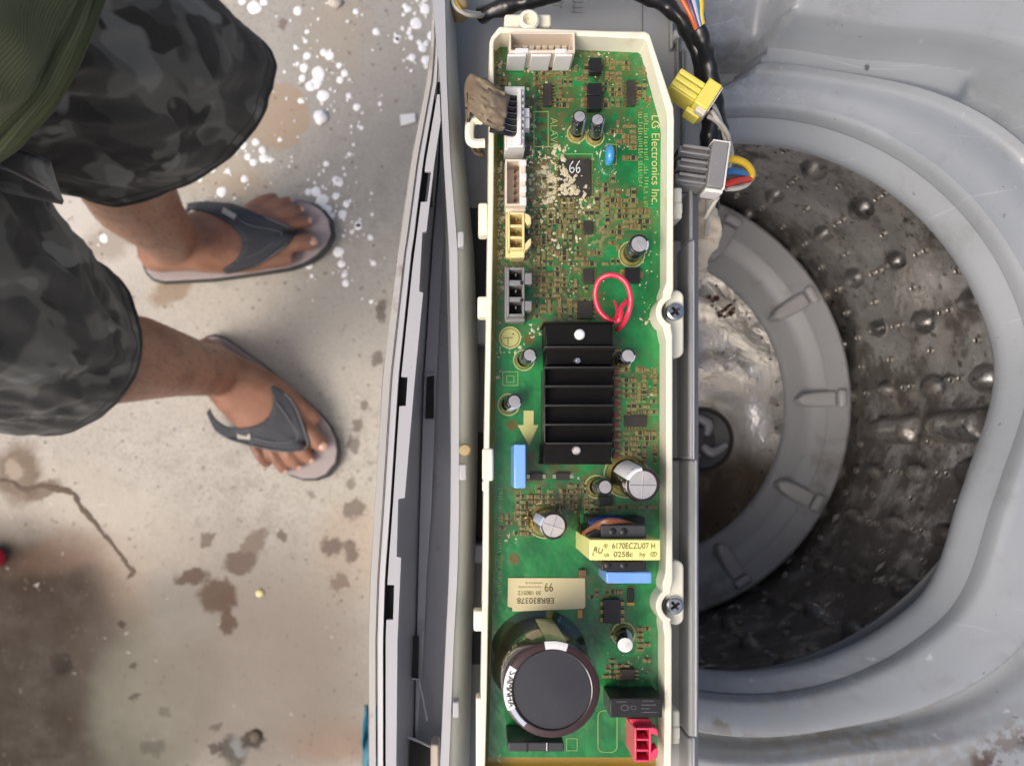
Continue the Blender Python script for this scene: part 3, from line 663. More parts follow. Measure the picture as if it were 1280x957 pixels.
# perforations: pressed rims with dark centres
ring=MB(); hole=MB()
for a0 in (2,16,29,43,57,71,85,-17.4,-30,-43,-56,-70,-84):
    for da,z in ((0,.470),(0,.532),(0,.543),(0,.598),(0,.609),(6.8,.465),(6.8,.515),(6.8,.575),(6.8,.632),(3.4,.655)):
        a=R(a0+da); r=DR-.0006
        c=Vector((DX+r*math.cos(a),DY+r*math.sin(a),z)); n=Vector((-math.cos(a),-math.sin(a),0)); mt=Matrix.Translation(c)@n.to_track_quat('Z','Y').to_matrix().to_4x4()
        ring.lathe([(.0034,-.001),(.0032,.0010),(.0024,.0015),(.0018,.0006)],mt,10,cap0=False,cap1=False); hole.lathe([(.0019,-.0005),(.0019,.0007)],mt,8)
tag(ring.build('perforation_rims',mat('pressed_rim_steel',(.35,.33,.30),.4,metal=.6),drum),kind='stuff'); tag(hole.build('perforations',M['void'],drum),kind='stuff')
# pulsator
PC=Vector((.160,.0505,0)); mb=MB()
mb.lathe([(.153,.436),(.1545,.4425),(.157,.4445),(.172,.4435),(.178,.449),(.188,.4515),(.1905,.4545),(.203,.4565),(.2085,.4575),(.2115,.4555),(.2125,.44)],Matrix.Translation(PC),144,cap0=False,cap1=False)
pul=mb.build('pulsator',M['pulsgrey'],wm,smooth=40)
def ribmesh():
    m=MB(); m.prism([(.158,0),(.164,.0052),(.176,.0072),(.196,.0078),(.196,-.0078),(.176,-.0072),(.164,-.0052)],.443,.4600); m.prism([(.1965,.0088),(.205,.0088),(.205,-.0088),(.1965,-.0088)],.443,.4635)
    return m
r_=ribmesh(); r_.v=[(x+PC.x,y+PC.y,z) for x,y,z in r_.v]
rb=r_.build('rib',M['pulsrib'],pul,bevel=.003,seg=3,origin=(PC.x,PC.y,.443))
rb.rotation_euler.z=R(1.5)
for k in range(1,12): copy_part(rb,pul,(PC.x,PC.y,.443),rz=R(1.5+30*k))
rows=[]
for i in range(46):
    r=.1525*i/45; row=[]
    for k in range(180):
        a=2*math.pi*k/180
        z=.4405+.018*(1-(r/.1525)**2)+.0055*math.sin(3*a+r*34+1)*sstep(.02,.06,r)*sstep(.150,.11,r)+.0018*math.sin(13*a+r*60)*sstep(.05,.09,r)*sstep(.145,.12,r)
        row.append((PC.x+r*math.cos(a),PC.y+r*math.sin(a),z))
    rows.append(row)
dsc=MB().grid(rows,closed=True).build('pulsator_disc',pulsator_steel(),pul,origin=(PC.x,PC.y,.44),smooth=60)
hc=P(877,549,.463); mb=MB(); mb.lathe([(.0315,.445),(.0315,.462),(.029,.465),(.027,.462),(.014,.459),(.012,.463),(.0,.464)],Matrix.Translation((hc.x,hc.y,0)),40,cap1=False); mb.build('hub',M['hub'],pul)
mb=MB()
for k in range(3):
    a=R(40+120*k); mb.tube([(hc.x+.006*math.cos(a),hc.y+.006*math.sin(a),.463),(hc.x+.016*math.cos(a+.5),hc.y+.016*math.sin(a+.5),.464),(hc.x+.024*math.cos(a+1.2),hc.y+.024*math.sin(a+1.2),.462)],[.003,.005,.003],8,n=5)
mb.split('hub_vane',M['pulsgrey'],pul)
mb=MB()
for k in range(40):
    a=2*math.pi*k/40
    mb.lathe([(.0011,.4405),(.0011,.4430)],Matrix.Translation((PC.x+.1455*math.cos(a),PC.y+.1455*math.sin(a),0)),8)
for a,b_ in ((908,437),(905,620),(1000,0)):
    pass
tag(mb.build('drain_holes',M['void'],pul),kind='stuff')
rn=random.Random(11); b=bmesh.new()
def lump(mb,c,r,h,seed):
    vs=[];n=7
    for j in range(n): 
        a=2*math.pi*j/n; rr=r*rn.uniform(.55,1.2); vs.append((c.x+rr*math.cos(a),c.y+rr*math.sin(a),c.z))
    for j in range(n):
        a=2*math.pi*j/n; rr=r*rn.uniform(.3,.7); vs.append((c.x+rr*math.cos(a),c.y+rr*math.sin(a),c.z+h*rn.uniform(.5,1)))
    vs.append((c.x,c.y,c.z+h)); 
    mb.add(vs,[(i,(i+1)%n,(i+1)%n+n,i+n) for i in range(n)]+[(i+n,(i+1)%n+n,2*n) for i in range(n)])
mb=MB()
for x,y in ((886,372),(890,378),(893,386),(897,391),(903,389),(908,386),(912,383),(899,394),(906,395),(914,392),(915,386),(888,384),(895,373)):
    lump(mb,P(x+rn.uniform(-1,1),y+rn.uniform(-1,1),.447),S(rn.uniform(2.2,4.6),.45),.006,0)
for x,y in ((907,436),(911,432),(903,441)): lump(mb,P(x,y,.447),S(3,.45),.004,0)
tag(mb.build('rust_lint',M['rust'],pul),kind='stuff')
mb=MB()
for k in range(34):                                   # scum flecks stuck in the drum
    a=R(rn.uniform(-100,-25)); z=rn.uniform(.42,.66); r=DR-.002
    c=Vector((DX+r*math.cos(a),DY+r*math.sin(a),z)); s_=rn.uniform(.0015,.0055)
    t_=Vector((-math.sin(a),math.cos(a),0)); n_=Vector((-math.cos(a),-math.sin(a),0)); 
    vs=[c+t_*s_*rn.uniform(.6,1.6)+Vector((0,0,s_*.4)),c+Vector((0,0,s_*rn.uniform(.5,1.1))),c-t_*s_*rn.uniform(.6,1.6),c-Vector((0,0,s_*.8)),c+n_*.0015]
    mb.add(vs,[(0,1,4),(1,2,4),(2,3,4),(3,0,4)])
tag(mb.build('scum_flecks',mat('grey_scum',(.36,.33,.30),.7,var=.3),drum),kind='stuff')
for o in list(COL.objects):                        # keep the tub inside the cabinet's side wall
    if o.type=='MESH' and (o.parent in (drum,pul) or o in (drum,pul,dsc) or o.name=='tub_ring'):
        if o.rotation_euler.z: continue
        for v in o.data.vertices:
            wx=v.co.x+WL[o].x
            if wx<-.0008 : v.co.x=-.0008-WL[o].x
# ---- console that carries the board
con=MB(); ZF=.835
con.pprism([(548,-60),(873,-60),(873,1030),(575,1030)],ZF-.004,ZF)
cons=con.build('console_base',M['shellgrey'],wm,smooth=0)
mb=MB()
mb.pbox(862,236,867,300,ZF,.872); mb.pbox(861,300,868.5,574,ZF,.876); mb.pbox(861,574.6,872,921,ZF,.8765); mb.pbox(860,921.6,869,1030,ZF,.875)
mb.split('console_wall',M['wallgrey'],cons,bevel=.0012)
mb=MB(); mb.pbox(836,300,861,574,ZF,.858); mb.pbox(836,574.6,861,1030,ZF,.861); mb.split('gap_filler_ledge',M['wallgrey'],cons,bevel=.001)  # filler ledges added so the narrow gap does not render black
mb=MB(); mb.pbox(866,300,868.6,574,.868,.8772); mb.pbox(868.5,574.6,872.2,921,.868,.8776); mb.pbox(866.5,921.6,869.2,1030,.866,.8762); mb.split('wall_lip',M['edgegrey'],cons,bevel=.0006)
mb=MB(); mb.pbox(843,36,852,46,ZF,.843); mb.build('post_head',M['edgegrey'],cons,bevel=.001)
mb=MB(); mb.pbox(846,47,849,120,ZF,.840); mb.pbox(853,60,856,190,ZF,.839); mb.split('post',mat('translucent_post',(.30,.30,.29),.25,trans=.3),cons,bevel=.0008)
# raised moulding marks on the console floor
mb=MB()
for x0,y0,x1,y1 in ((690,1,704,2.5),(716,1,728,2.5),(716,8,728,9.5),(714,14,729,15.5),(716,1,717.5,16),(700,3,701.5,9),(690,5,700,6.5),(672,3,688,4.5)): mb.pbox(x0,y0,x1,y1,ZF,ZF+.0006)
tag(mb.build('moulding_mark',M['wallgrey'],cons),kind='stuff')
mb=MB(); mb.pbox(801,0,803,40,ZF,ZF+.0012); mb.pbox(838,-20,842,60,ZF,ZF+.004); mb.split('floor_rib',M['shellgrey'],cons,bevel=.0006)
mb=MB(); mb.pbox(586,398,612,430,ZF,.850); mb.pbox(588,680,612,704,ZF,.850); mb.split('support_rib',M['bodygrey'],cons,bevel=.001)
mb=MB(); mb.pbox(580,260,612,398,ZF,.8352,0); mb.pbox(586,540,612,680,ZF,.8353,0); mb.pbox(590,790,612,830,ZF,.8356); mb.split('gap_shade',mat('gap_shade_tone',(.028,.029,.031),.5),cons)  # thin dark slabs paint the shaded gap; the floor itself stays flat
# pale rail and sloping strip at the left edge of the console
lil_l=[(-40,536),(0,540),(100,550),(200,554.5),(310,561),(470,564),(640,563),(720,561),(800,557),(957,550),(1030,547)]
lil_r=[(-40,555),(0,557),(100,559),(200,563.5),(310,572.5),(470,574.5),(640,574.5),(720,572.5),(800,568),(957,562),(1030,559)]
slo_r=[(-40,566),(0,567.5),(100,573),(200,581),(310,592),(470,598.5),(640,595.5),(720,593),(800,590),(957,586.5),(1030,584)]
ys=[-40+i*(1070/60) for i in range(61)]
secs=[]
for y in ys:
    l,r=interp(lil_l,y),interp(lil_r,y); z=.875
    secs.append([P(l,y,z-.03),P(l,y,z-.001),P(l+.8,y,z),P(r-.8,y,z),P(r,y,z-.001),P(r,y,z-.03)])
MB().loft(secs).build('console_rail',M['lilac'],cons,smooth=30)
rows=[]
for y in ys:
    r,s=interp(lil_r,y),interp(slo_r,y); row=[]
    for i in range(7):
        u=i/6; row.append(P(r+(s-r)*u,y,.8735-.006*u-.016*u**3))
    row.append(P(s+.3,y,ZF)); rows.append(row)
MB().grid([list(c) for c in zip(*rows)]).build('sloping_strip',M['slope'],cons,smooth=40)
mb=MB()
for x0,y0,x1,y1 in ((572,289,580,308),(574,580,583,600),(566,877,574,897)): mb.pbox(x0,y0,x1,y1,.86,.8775)
mb.split('rail_clip',M['lilac'],cons,bevel=.0006)
mb=MB(); mb.lathe([(.003,.862),(.0026,.8765),(.002,.8778),(0,.878)],Matrix.Translation((P(581,562,.876).x,P(581,562,.876).y,0)),16,cap1=False); mb.build('rail_stud',M['tan'],cons)

# ------------------------------------------------------------------ the loose front panel of the console
pn=thing('console_panel','long narrow grey console panel swung away from the washing machine beside the concrete floor','console panel',P(525,560,.80))
out_l=[(-40,541),(0,541),(60,538),(100,533),(200,513.5),(300,499.5),(310,497.5),(470,478),(640,467.5),(720,462.5),(800,460),(957,461),(1030,462)]
out_r=[(-40,547),(0,547),(60,548),(100,547),(200,530),(300,517.5),(310,515.5),(470,499),(640,488),(720,482),(800,479.5),(957,479.5),(1030,480)]
secs=[];secs2=[];gr=[]
for y in ys:
    l,r=interp(out_l,y),interp(out_r,y); m=l+(r-l)*.52; z=.858
    secs.append([P(l,y,z-.028),P(l,y,z-.0015),P(l+1.2,y,z),P(m-1,y,z),P(m,y,z-.0012),P(m,y,z-.028)])
    secs2.append([P(m+.5,y,z-.028),P(m+.5,y,z-.003),P(m+1.5,y,z-.0012),P(r-1,y,z-.0008),P(r,y,z-.002),P(r,y,z-.028)])
    gr.append([P(r-.4,y,.846),P(r+3.5 if y>120 else r+.5,y,.848)])
o=MB().loft(secs).build('outer_rail',M['rail'],pn,smooth=30)
MB().loft(secs2).build('inner_rail',M['lilac'],pn,smooth=30)
MB().grid([list(c) for c in zip(*gr)]).build('grimy_gap',M['grime'],pn,smooth=0)
fl_r=[(100,549),(150,551),(200,543.5),(289,533),(290.5,528),(364,524),(365.5,529),(470,519),(622,506),(623.5,498),(695,496),(696.5,501.5),(800,497),(957,495.5),(1030,495)]
notch=((214,252,8),(471,507,8),(731,774,8.5))
steps=sorted(set([118,150,200,214,252,289,290.5,330,364,365.5,420,471,507,560,622,623.5,660,695,696.5,731,774,800,860,957,1030]+[v+d for n_ in notch for v in n_[:2] for d in (-.4,.4)]))
lf=[]; rg=[]
for y in steps:
    dx=sum(d for a,b_,d in notch if a<=y<=b_); l=interp(out_r,y)+2.6+dx; lf.append((l,y)); rg.append((max(interp(fl_r,y),l+.6),y))
MB().pprism(lf+rg[::-1],.858,.8605).build('flange',M['lilac'],pn,bevel=.0004)
mb=MB()
for a,b_,d in notch:
    xm=interp(out_r,(a+b_)/2)+6; mb.pbox(xm-7,a-6,xm+9,b_+6,.8482,.8492)
mb.split('notch_shadow_plate',M['void'],pn)  # black plates under the notches paint their shadow gap
rid=[(100,552),(200,549),(300,540.5),(480,529),(640,524),(800,520),(957,517),(1030,516)]
r2=[(100,553),(200,551),(300,555),(480,546),(640,540),(720,534),(800,531),(957,520),(1030,518)]
rows=[]
for y in ys[8:]:
    f=interp(fl_r,y); a=max(interp(rid,y),f+1); b_=max(interp(r2,y),a+1.0); e=max(interp(lil_l,y)+4,b_+1)
    rows.append([P(f-6,y,.857),P(f-2,y,.850),P(a-1.2,y,.822),P(a,y,.8195),P(a+1.2,y,.8225),P(b_-1,y,.8225),P(b_,y,.8165),P(e,y,.813)])
MB().grid([list(c) for c in zip(*rows)]).build('panel_trough',M['darkgrey'],pn,smooth=25)
mb=MB(); mb.pprism([(533.5,471),(542.5,469),(542,523),(531.5,523)],.8237,.8245); mb.pprism([(516,795),(523.5,795),(523,847),(514.5,846)],.8275,.8285); mb.split('slot_shade',M['void'],pn)  # black prisms paint the dark openings; nothing is cut through
mb=MB(); mb.pprism([(533.5,468),(543,466),(543,468.6),(533.5,470.6)],.8237,.826); mb.pprism([(515,847),(523.5,848),(523.5,850),(515,849)],.8275,.8300); mb.split('slot_lip',M['bodygrey'],pn)
mb=MB(); mb.tube([P(509,920,.832),P(524,926,.832),P(547,937,.832)],.0007,8); mb.tube([P(524,850,.828),P(528,870,.826),P(534,900,.824)],.0005,6); mb.split('trough_rib',M['lilac'],pn)
mb=MB(); mb.pprism([(512,924),(547,940),(545,1000),(510,1000)],.8285,.8300); mb.build('trough_end',M['void'],pn)
mb=MB(); mb.pbox(538,930,549,975,.826,.838); mb.build('end_clip',M['ivory'],pn,bevel=.001)
# ------------------------------------------------------------------ control board
BO=P(720,500,ZB)
bd=thing('control_board','long green circuit board in a cream tray, potted in resin and spotted with pale corrosion','circuit board',BO)
ZR=ZB+.011
lo=[(62,612),(250,610.5),(380,608.5),(560,605.5),(700,604),(860,601.5),(1000,598)]
def arc(cx,cy,r,a0,a1,n): return [(cx+r*math.cos(R(a0+(a1-a0)*i/n)),cy+r*math.sin(R(a0+(a1-a0)*i/n))) for i in range(n+1)]
outer=[];inner=[]
def pt(o,i): outer.append(o); inner.append(i)
pt((612,52),(617,58)); pt((614,46),(618,50)); pt((624,33),(626.5,40.5)); pt((690,36),(690,43)); pt((760,38.5),(760,46)); pt((806,39),(805,48)); pt((812,42),(809,51))
pt((842,134),(833.5,140)); pt((843,150),(834.5,152)); pt((842,250),(834,250)); pt((842,362),(833.5,352)); pt((839.5,371),(829,364))
for o,i in zip(arc(844,389,16.5,-105,-255,10),arc(844,389,24,-128,-232,10)): pt(o,i)
pt((839,407),(830,414)); pt((841,416),(833,426)); pt((841,560),(833,560)); pt((841,690),(833,690)); pt((841,728),(832,716)); pt((839,738),(828,730))
for o,i in zip(arc(844,757,16.5,-105,-255,10),arc(844,757,24,-128,-232,10)): pt(o,i)
pt((838,776),(829,784)); pt((840,786),(831,796)); pt((840,900),(831,900)); pt((839,985),(830,975)); pt((833,1000),(824,985))
pt((604,1000),(612,985)); pt((598,990),(606,975))
for y in (860,700,560,380,250,150): pt((interp(lo,y),y),(interp(lo,y)+(6.5 if y<600 else 7.5),y))
W=lambda q,z=ZR:[P(x,y,z)[:2] for x,y in q]
tray=MB().ring(W(outer),W(inner),ZB-.009,ZR).build('tray',M['cream'],bd,bevel=.0009,seg=3,smooth=50)
# tray floor / inside skirt that shows amber below the resin
mb=MB(); mb.prism([P(x,y,ZR)[:2] for x,y in [(o[0]*.5+i[0]*.5,o[1]*.5+i[1]*.5) for o,i in zip(outer,inner)]],ZB-.0085,ZB-.003)
mb.build('tray_floor',mat('amber_resin_floor',(.46,.29,.035),.2,var=.15,vscale=60,coat=.6),tray)
# clips, ears and tabs of the tray
mb=MB()
for x0,y0,x1,y1,z in ((597,370,610,396,.886),(592,763,606,789,.884),(603,560,617,601,.8915),(598,253,610,293,.885),(595,872,606,1000,.885),(603,601,606,614,.8905)): mb.pbox(x0,y0,x1,y1,z-.008,z)
mb.split('edge_tab',M['cream'],tray,bevel=.0009)
mb=MB()
for x0,y0,x1,y1,z in ((842,234,853,273,.881),(841,888,850,930,.881)): mb.pbox(x0,y0,x1,y1,z-.012,z); mb.pbox(x0,(y0+y1)/2-1,x1+.6,y1-6,z-.012,z+.0008)
mb.split('latch_tab',M['cream'],tray,bevel=.0008)
mb=MB()
for y0,y1 in ((362,447),(700,781)):
    poly=[(832,y0+8)]+[(834,y0+4)]+arc(845,y0+10,10,-90,0,6)+arc(845,y1-10,10,0,90,6)+[(834,y1-2)]
    mb.pprism(poly,ZB-.003,ZB+.0035)
mb.split('screw_ear',M['cream'],tray,bevel=.0008)
mb=MB(); mb.pbox(630.5,17,689.5,33,ZB-.006,ZB+.006); mb.build('top_clip',M['cream'],tray,bevel=.0012,seg=3)
c=P(661.5,23.5,ZB+.010); mb=MB(); r=S(13,c.z); mb.lathe([(r,ZB+.004),(r,c.z-.0008),(r-.0008,c.z),(r*.62,c.z),(r*.52,c.z-.0008),(r*.45,c.z-.006),(0,c.z-.0065)],Matrix.Translation((c.x,c.y,0)),28,cap1=False); mb.build('clip_boss',M['cream'],tray)
mb=MB(); mb.tube([P(603,150,.886),P(589,152,.886),P(587,172,.886),P(592,179,.886),P(606,179,.886)],.0019,8,n=5,flat=1); mb.build('strain_hook',M['cream'],tray)
ins=[]
cx_,cy_=720,500
for q in inner:
    v=Vector((cx_-q[0],(500-q[1])*.35)).normalized()*6.5; ins.append((q[0]+v.x,q[1]+v.y))
MB().grid([[P(x,y,ZB+.0050) for x,y in inner],[P(x+(u-x)*.5,y+(w-y)*.5,ZB+.0015) for (x,y),(u,w) in zip(inner,ins)],[P(x,y,ZB+.0002) for x,y in ins]],closed=True).build('resin_fillet',M['resinamber'],tray,smooth=80)
# the board itself
poly=[(612,57),(806,57),(832,142),(832,352),(828,365)]+arc(846,389,27,-130,-230,8)+[(829,414),(832,426),(832,716),(828,730)]+arc(846,757,27,-130,-230,8)+[(829,785),(830,796),(829,946),(610,946),(611,800),(611,500),(613,300)]
PM=pcb_material(BO)
pcb=MB().pprism(poly,ZB-.0016,ZB).build('circuit_board',PM,bd,origin=(BO.x,BO.y,BO.z),smooth=0)
# ---- screws
def cross_screw(px,py,z,r,h,mtl):
    c=P(px,py,z); rr=S(r,z); n=32; mb=MB(); mt=Matrix.Translation((c.x,c.y,0))@Matrix.Rotation(R(38),4,'Z')
    mb.lathe([(rr,z-h),(rr,z-h*.45),(rr*.93,z-h*.18),(rr*.72,z)],mt,n,cap1=False)
    a=rr*.16;b_=rr*.58; cr=[(b_,-a),(b_,a),(a,a),(a,b_),(-a,b_),(-a,a),(-b_,a),(-b_,-a),(-a,-a),(-a,-b_),(a,-b_),(a,-a)]
    bm_=bmesh.new(); ov=[bm_.verts.new((rr*.72*math.cos(2*math.pi*i/n),rr*.72*math.sin(2*math.pi*i/n),z)) for i in range(n)]
    iv=[bm_.verts.new((x,y,z)) for x,y in cr]
    es=[bm_.edges.new((ov[i],ov[(i+1)%n])) for i in range(n)]+[bm_.edges.new((iv[i],iv[(i+1)%12])) for i in range(12)]
    bmesh.ops.triangle_fill(bm_,edges=es,use_beauty=True,use_dissolve=False)
    bm_.faces.ensure_lookup_table()
    kill=[f for f in bm_.faces if (lambda q: (abs(q.x)<b_*.98 and abs(q.y)<a*.98) or (abs(q.y)<b_*.98 and abs(q.x)<a*.98))(f.calc_center_median())]
    bmesh.ops.delete(bm_,geom=kill,context='FACES_ONLY'); bm_.verts.index_update()
    mb.add([mt@v.co for v in bm_.verts],[tuple(v.index for v in (f.verts if f.normal.z>0 else reversed(list(f.verts)))) for f in bm_.faces]); bm_.free()
    dz=h*.8
    vs=[mt@Vector((x,y,z)) for x,y in cr]+[mt@Vector((x*.55,y*.55,z-dz)) for x,y in cr]
    mb.add(vs,[(i,i+12,(i+1)%12+12,(i+1)%12) for i in range(12)]); mb.add([mt@Vector((x*.55,y*.55,z-dz)) for x,y in cr],[tuple(range(12))],1)
    return mb.build('screw',[mtl,M['void']],bd,smooth=30)
cross_screw(844.5,389,ZB+.0055,11.5,.0022,M['steel']); cross_screw(844,757,ZB+.0055,11.5,.0022,M['steel'])
# ---- text
def text(s,px,py,z,size,rot,mtl,parent,name='lettering',wfac=1.0,shear=0,align='CENTER',thick=.00004):
    cu=bpy.data.curves.new(name,'FONT'); cu.body=s; cu.size=1; cu.align_x=align; cu.align_y='CENTER'; cu.shear=shear
    ob=bpy.data.objects.new(name,cu); COL.objects.link(ob); bpy.context.view_layer.update()
    me=bpy.data.meshes.new_from_object(ob.evaluated_get(bpy.context.evaluated_depsgraph_get())); bpy.data.objects.remove(ob)
    c=P(px,py,z); k=S(size,z)
    m=Matrix.Rotation(R(rot),4,'Z')@Matrix.Diagonal((k*wfac,k,1,1)); me.transform(m); me.materials.clear(); me.materials.append(mtl)
    o=bpy.data.objects.new(name,me); COL.objects.link(o); o.parent=parent; o.location=c-WL[parent]; WL[o]=c
    return o
Zs=ZB+.00025
text('LG Electronics Inc.',819,200,Zs,14.5,-90,M['silk'],pcb,wfac=1.02)
text('ALAVII',692,166,Zs,13,-90,M['silkgreen'],pcb)
# faint silk lines that cannot be read: short dashes
rn=random.Random(21); mb=MB()
for x,y0,y1 in ((808,142,258),(801,140,232),(626,610,655),(625,668,740)):
    y=y0
    while y<y1:
        l=rn.uniform(1.5,3.2); 
        if rn.random()<.86: mb.pbox(x-rn.uniform(1.8,3),y,x+rn.uniform(.5,3),y+l*.45,ZB-.0002,Zs); 
        if rn.random()<.5: mb.pbox(x-3,y,x-2.2,y+l,ZB-.0002,Zs)
        y+=l+1
tag(mb.build('faint_print',M['silkgreen'],pcb),kind='stuff')
def outline(mb,x0,y0,x1,y1,w=1.0,z=Zs):
    mb.pbox(x0,y0,x1,y0+w,ZB-.0002,z); mb.pbox(x0,y1-w,x1,y1,ZB-.0002,z); mb.pbox(x0,y0+w,x0+w,y1-w,ZB-.0002,z); mb.pbox(x1-w,y0+w,x1,y1-w,ZB-.0002,z)
mb=MB(); outline(mb,667,139,686,184,1.2); outline(mb,628,464,648,482); outline(mb,633,469,643,478); outline(mb,757,180,771,206); outline(mb,698,192,741,246)
def rrect(x0,y0,x1,y1,r): return arc(x1-r,y0+r,r,-90,0,6)+arc(x1-r,y1-r,r,0,90,6)+arc(x0+r,y1-r,r,90,180,6)+arc(x0+r,y0+r,r,180,270,6)
def rr_outline(mb,x0,y0,x1,y1,r,w): mb.ring([P(*q,Zs)[:2] for q in rrect(x0,y0,x1,y1,r)],[P(*q,Zs)[:2] for q in rrect(x0+w,y0+w,x1-w,y1-w,r-w)],ZB-.0002,Zs)
rr_outline(mb,747,887,772,940,8,1.1); rr_outline(mb,619,692,628,712,4,.9); outline(mb,708,922,722,938,.9); mb.pprism([(621,948),(626,941),(627,942.5),(623,947),(627,952),(625,953)],ZB-.0002,Zs)
tag(mb.build('silk_outline',M['silkgreen'],pcb),kind='stuff')
mb=MB(); mb.pprism([(654.5,513),(667,513),(667,531),(673,531),(661.5,557),(647,531),(654.5,531)][::-1],ZB-.0002,Zs+.0001); mb.build('arrow_mark',M['silk'],pcb)
c=P(637.5,422,Zs); mb=MB(); r=S(14,ZB); mb.lathe([(r,ZB-.0002),(r,Zs),(0,Zs)],Matrix.Translation((c.x,c.y,0)),32,cap1=False); lg=mb.build('round_emblem',M['silk'],pcb)
mb=MB(); mb.ring([P(637.5+12*math.cos(a*.2094),422+12*math.sin(a*.2094),Zs)[:2] for a in range(30)],[P(637.5+11*math.cos(a*.2094),422+11*math.sin(a*.2094),Zs)[:2] for a in range(30)],ZB,Zs+.0001)
mb.pbox(629,421.4,641,422.4,ZB,Zs+.0001); mb.pbox(634.5,422.4,635.5,431,ZB,Zs+.0001); mb.lathe([(S(1.2,ZB),ZB),(S(1.2,ZB),Zs+.0001)],Matrix.Translation((P(641.5,417.5,ZB).x,P(641.5,417.5,ZB).y,0)),10)
mb.build('emblem_line',M['inkbrown'],lg)

# ---- electrolytic capacitors
def capacitor(bx,by,tx,ty,rt,h,mtl,name='capacitor',stripe=None,topmat='alu',disc=.78,cut=2,glue=1.22,crot=20,label=None,marks=8):
    a=P(bx,by,ZB); b=P(tx,ty,ZB+h); ax=(b-a); L_=ax.length; r=S(rt,b.z)
    q=ax.to_track_quat('Z','Y').to_matrix().to_4x4(); mt=Matrix.Translation(a)@q
    mb=MB(); mb.lathe([(r,-.003),(r,L_*.10),(r*.965,L_*.115),(r*.965,L_*.13),(r,L_*.15),(r,L_-r*.12),(r*.97,L_-r*.03),(r*.92,L_),(r*disc,L_),(r*disc*.99,L_-r*.04)],mt,40,cap1=False)
    o=mb.build(name,mtl,bd,smooth=40,origin=a)
    if label: o['label']=label
    mb=MB(); mb.lathe([(r*disc,L_-r*.05),(r*disc*.985,L_-r*.005),(0,L_+r*.01)],mt,36,cap1=False); t_=mb.build('can_top',M[topmat],o)
    if cut:
        mb=MB()
        for k in range(cut):
            m2=mt@Matrix.Rotation(R(crot+90*k),4,'Z'); w=r*disc*.92; e=r*.035; z0,z1=L_-.0001,L_+r*.022
            vs=[m2@Vector(v) for v in ((-w,-e,z0),(w,-e,z0),(w,e,z0),(-w,e,z0),(-w,-e*.4,z1),(w,-e*.4,z1),(w,e*.4,z1),(-w,e*.4,z1))]
            mb.add(vs,[(3,2,1,0),(4,5,6,7),(0,1,5,4),(1,2,6,5),(2,3,7,6),(3,0,4,7)])
        mb.split('vent_score',M['steel'],o)
    if stripe:
        a0,a1,full=stripe; mb=MB(); rr=r*1.004
        pr=[(rr,L_*.16),(rr,L_-r*.12),(r*.975,L_-r*.03),(r*.925,L_+.00012)] 
        if full: pr.append((r*disc*1.01,L_+.00012))
        mb.lathe(pr,mt@q.to_3x3().inverted().to_4x4()@Matrix.Identity(4) if False else mt,14,a0=R(a0),a1=R(a1)); mb.build('polarity_stripe',M['silverstripe'] if rt<20 else M['print'],o)
    if marks:
        mb=MB(); rm=random.Random(int(bx*7+by))
        for k in range(marks*3):
            an=rm.uniform(0,360); wd=rm.uniform(3,9); zz=L_*rm.uniform(.45,.9); hh=L_*rm.uniform(.02,.07)
            if rm.random()<.5: zz=L_-r*.2; hh=r*.12
            mb.lathe([(r*1.006,zz-hh),(r*1.006,zz)],mt,3,a0=R(an),a1=R(an+wd))
        tag(mb.build('sleeve_print',M['printgrey'],o),kind='stuff')
    if glue:
        g=S(rt,ZB)*glue; cg=Vector((a.x-(b.x-a.x)*.03,a.y-(b.y-a.y)*.03,0))
        if rt<40: MB().lathe([(g,ZB-.0002),(g,ZB+.0003),(g+.00055,ZB+.0003),(g+.00055,ZB-.0002)],Matrix.Translation(cg),40,cap0=False,cap1=False).build('printed_ring',M['ringtan'],o)
        MB().lathe([(r*.98,ZB+.0022),(r*1.05,ZB+.0012),(r*1.14,ZB+.0004),(r*1.2,ZB-.0002)],Matrix.Translation((a.x,a.y,0)),40,cap0=False,cap1=False).build('resin_meniscus',M['resinamber'] if rt<40 else M['darkresin'],o)
    return o
capacitor(720.5,167,724.5,145.5,8.6,.0125,M['capblack'],stripe=(110,165,0),marks=9,disc=.8,cut=1)
capacitor(743.5,171,747,149.5,8.6,.0125,M['capblack'],stripe=(110,165,0),marks=9,disc=.8,cut=1)
capacitor(789.5,318,799,305,12.5,.0135,M['capblack'],stripe=(150,215,1),marks=10,cut=1,crot=-48,label='capacitor with a pale blue stripe beside the red wire loop')
capacitor(776,451,785,444.5,9.6,.0125,M['capblack'],stripe=(150,220,1),marks=9,cut=0)
capacitor(655,450,662,443.5,9.2,.0115,M['capblack'],stripe=(170,230,1),marks=12,cut=0,glue=1.3)
capacitor(636,505.5,643,501.5,9.6,.0105,M['capblack'],stripe=(130,230,1),marks=12,cut=0,glue=1.3)
capacitor(745.5,608,756.5,608.5,10.2,.0125,M['capblack'],marks=12,cut=0,glue=1.3)
capacitor(783,594,803.5,606,22.5,.021,M['capbrown'],stripe=(62,128,1),marks=5,cut=2,crot=-34,disc=.80,glue=1.2)
capacitor(681,650,692,657,17.5,.019,M['capbrown'],stripe=(70,110,1),marks=7,cut=2,crot=4,disc=.82,glue=1.22)
capacitor(779,792,781.5,806,10.5,.0125,M['capblack'],stripe=(60,120,0),marks=4,cut=1,crot=-25,disc=.9,glue=1.3,topmat='steel')
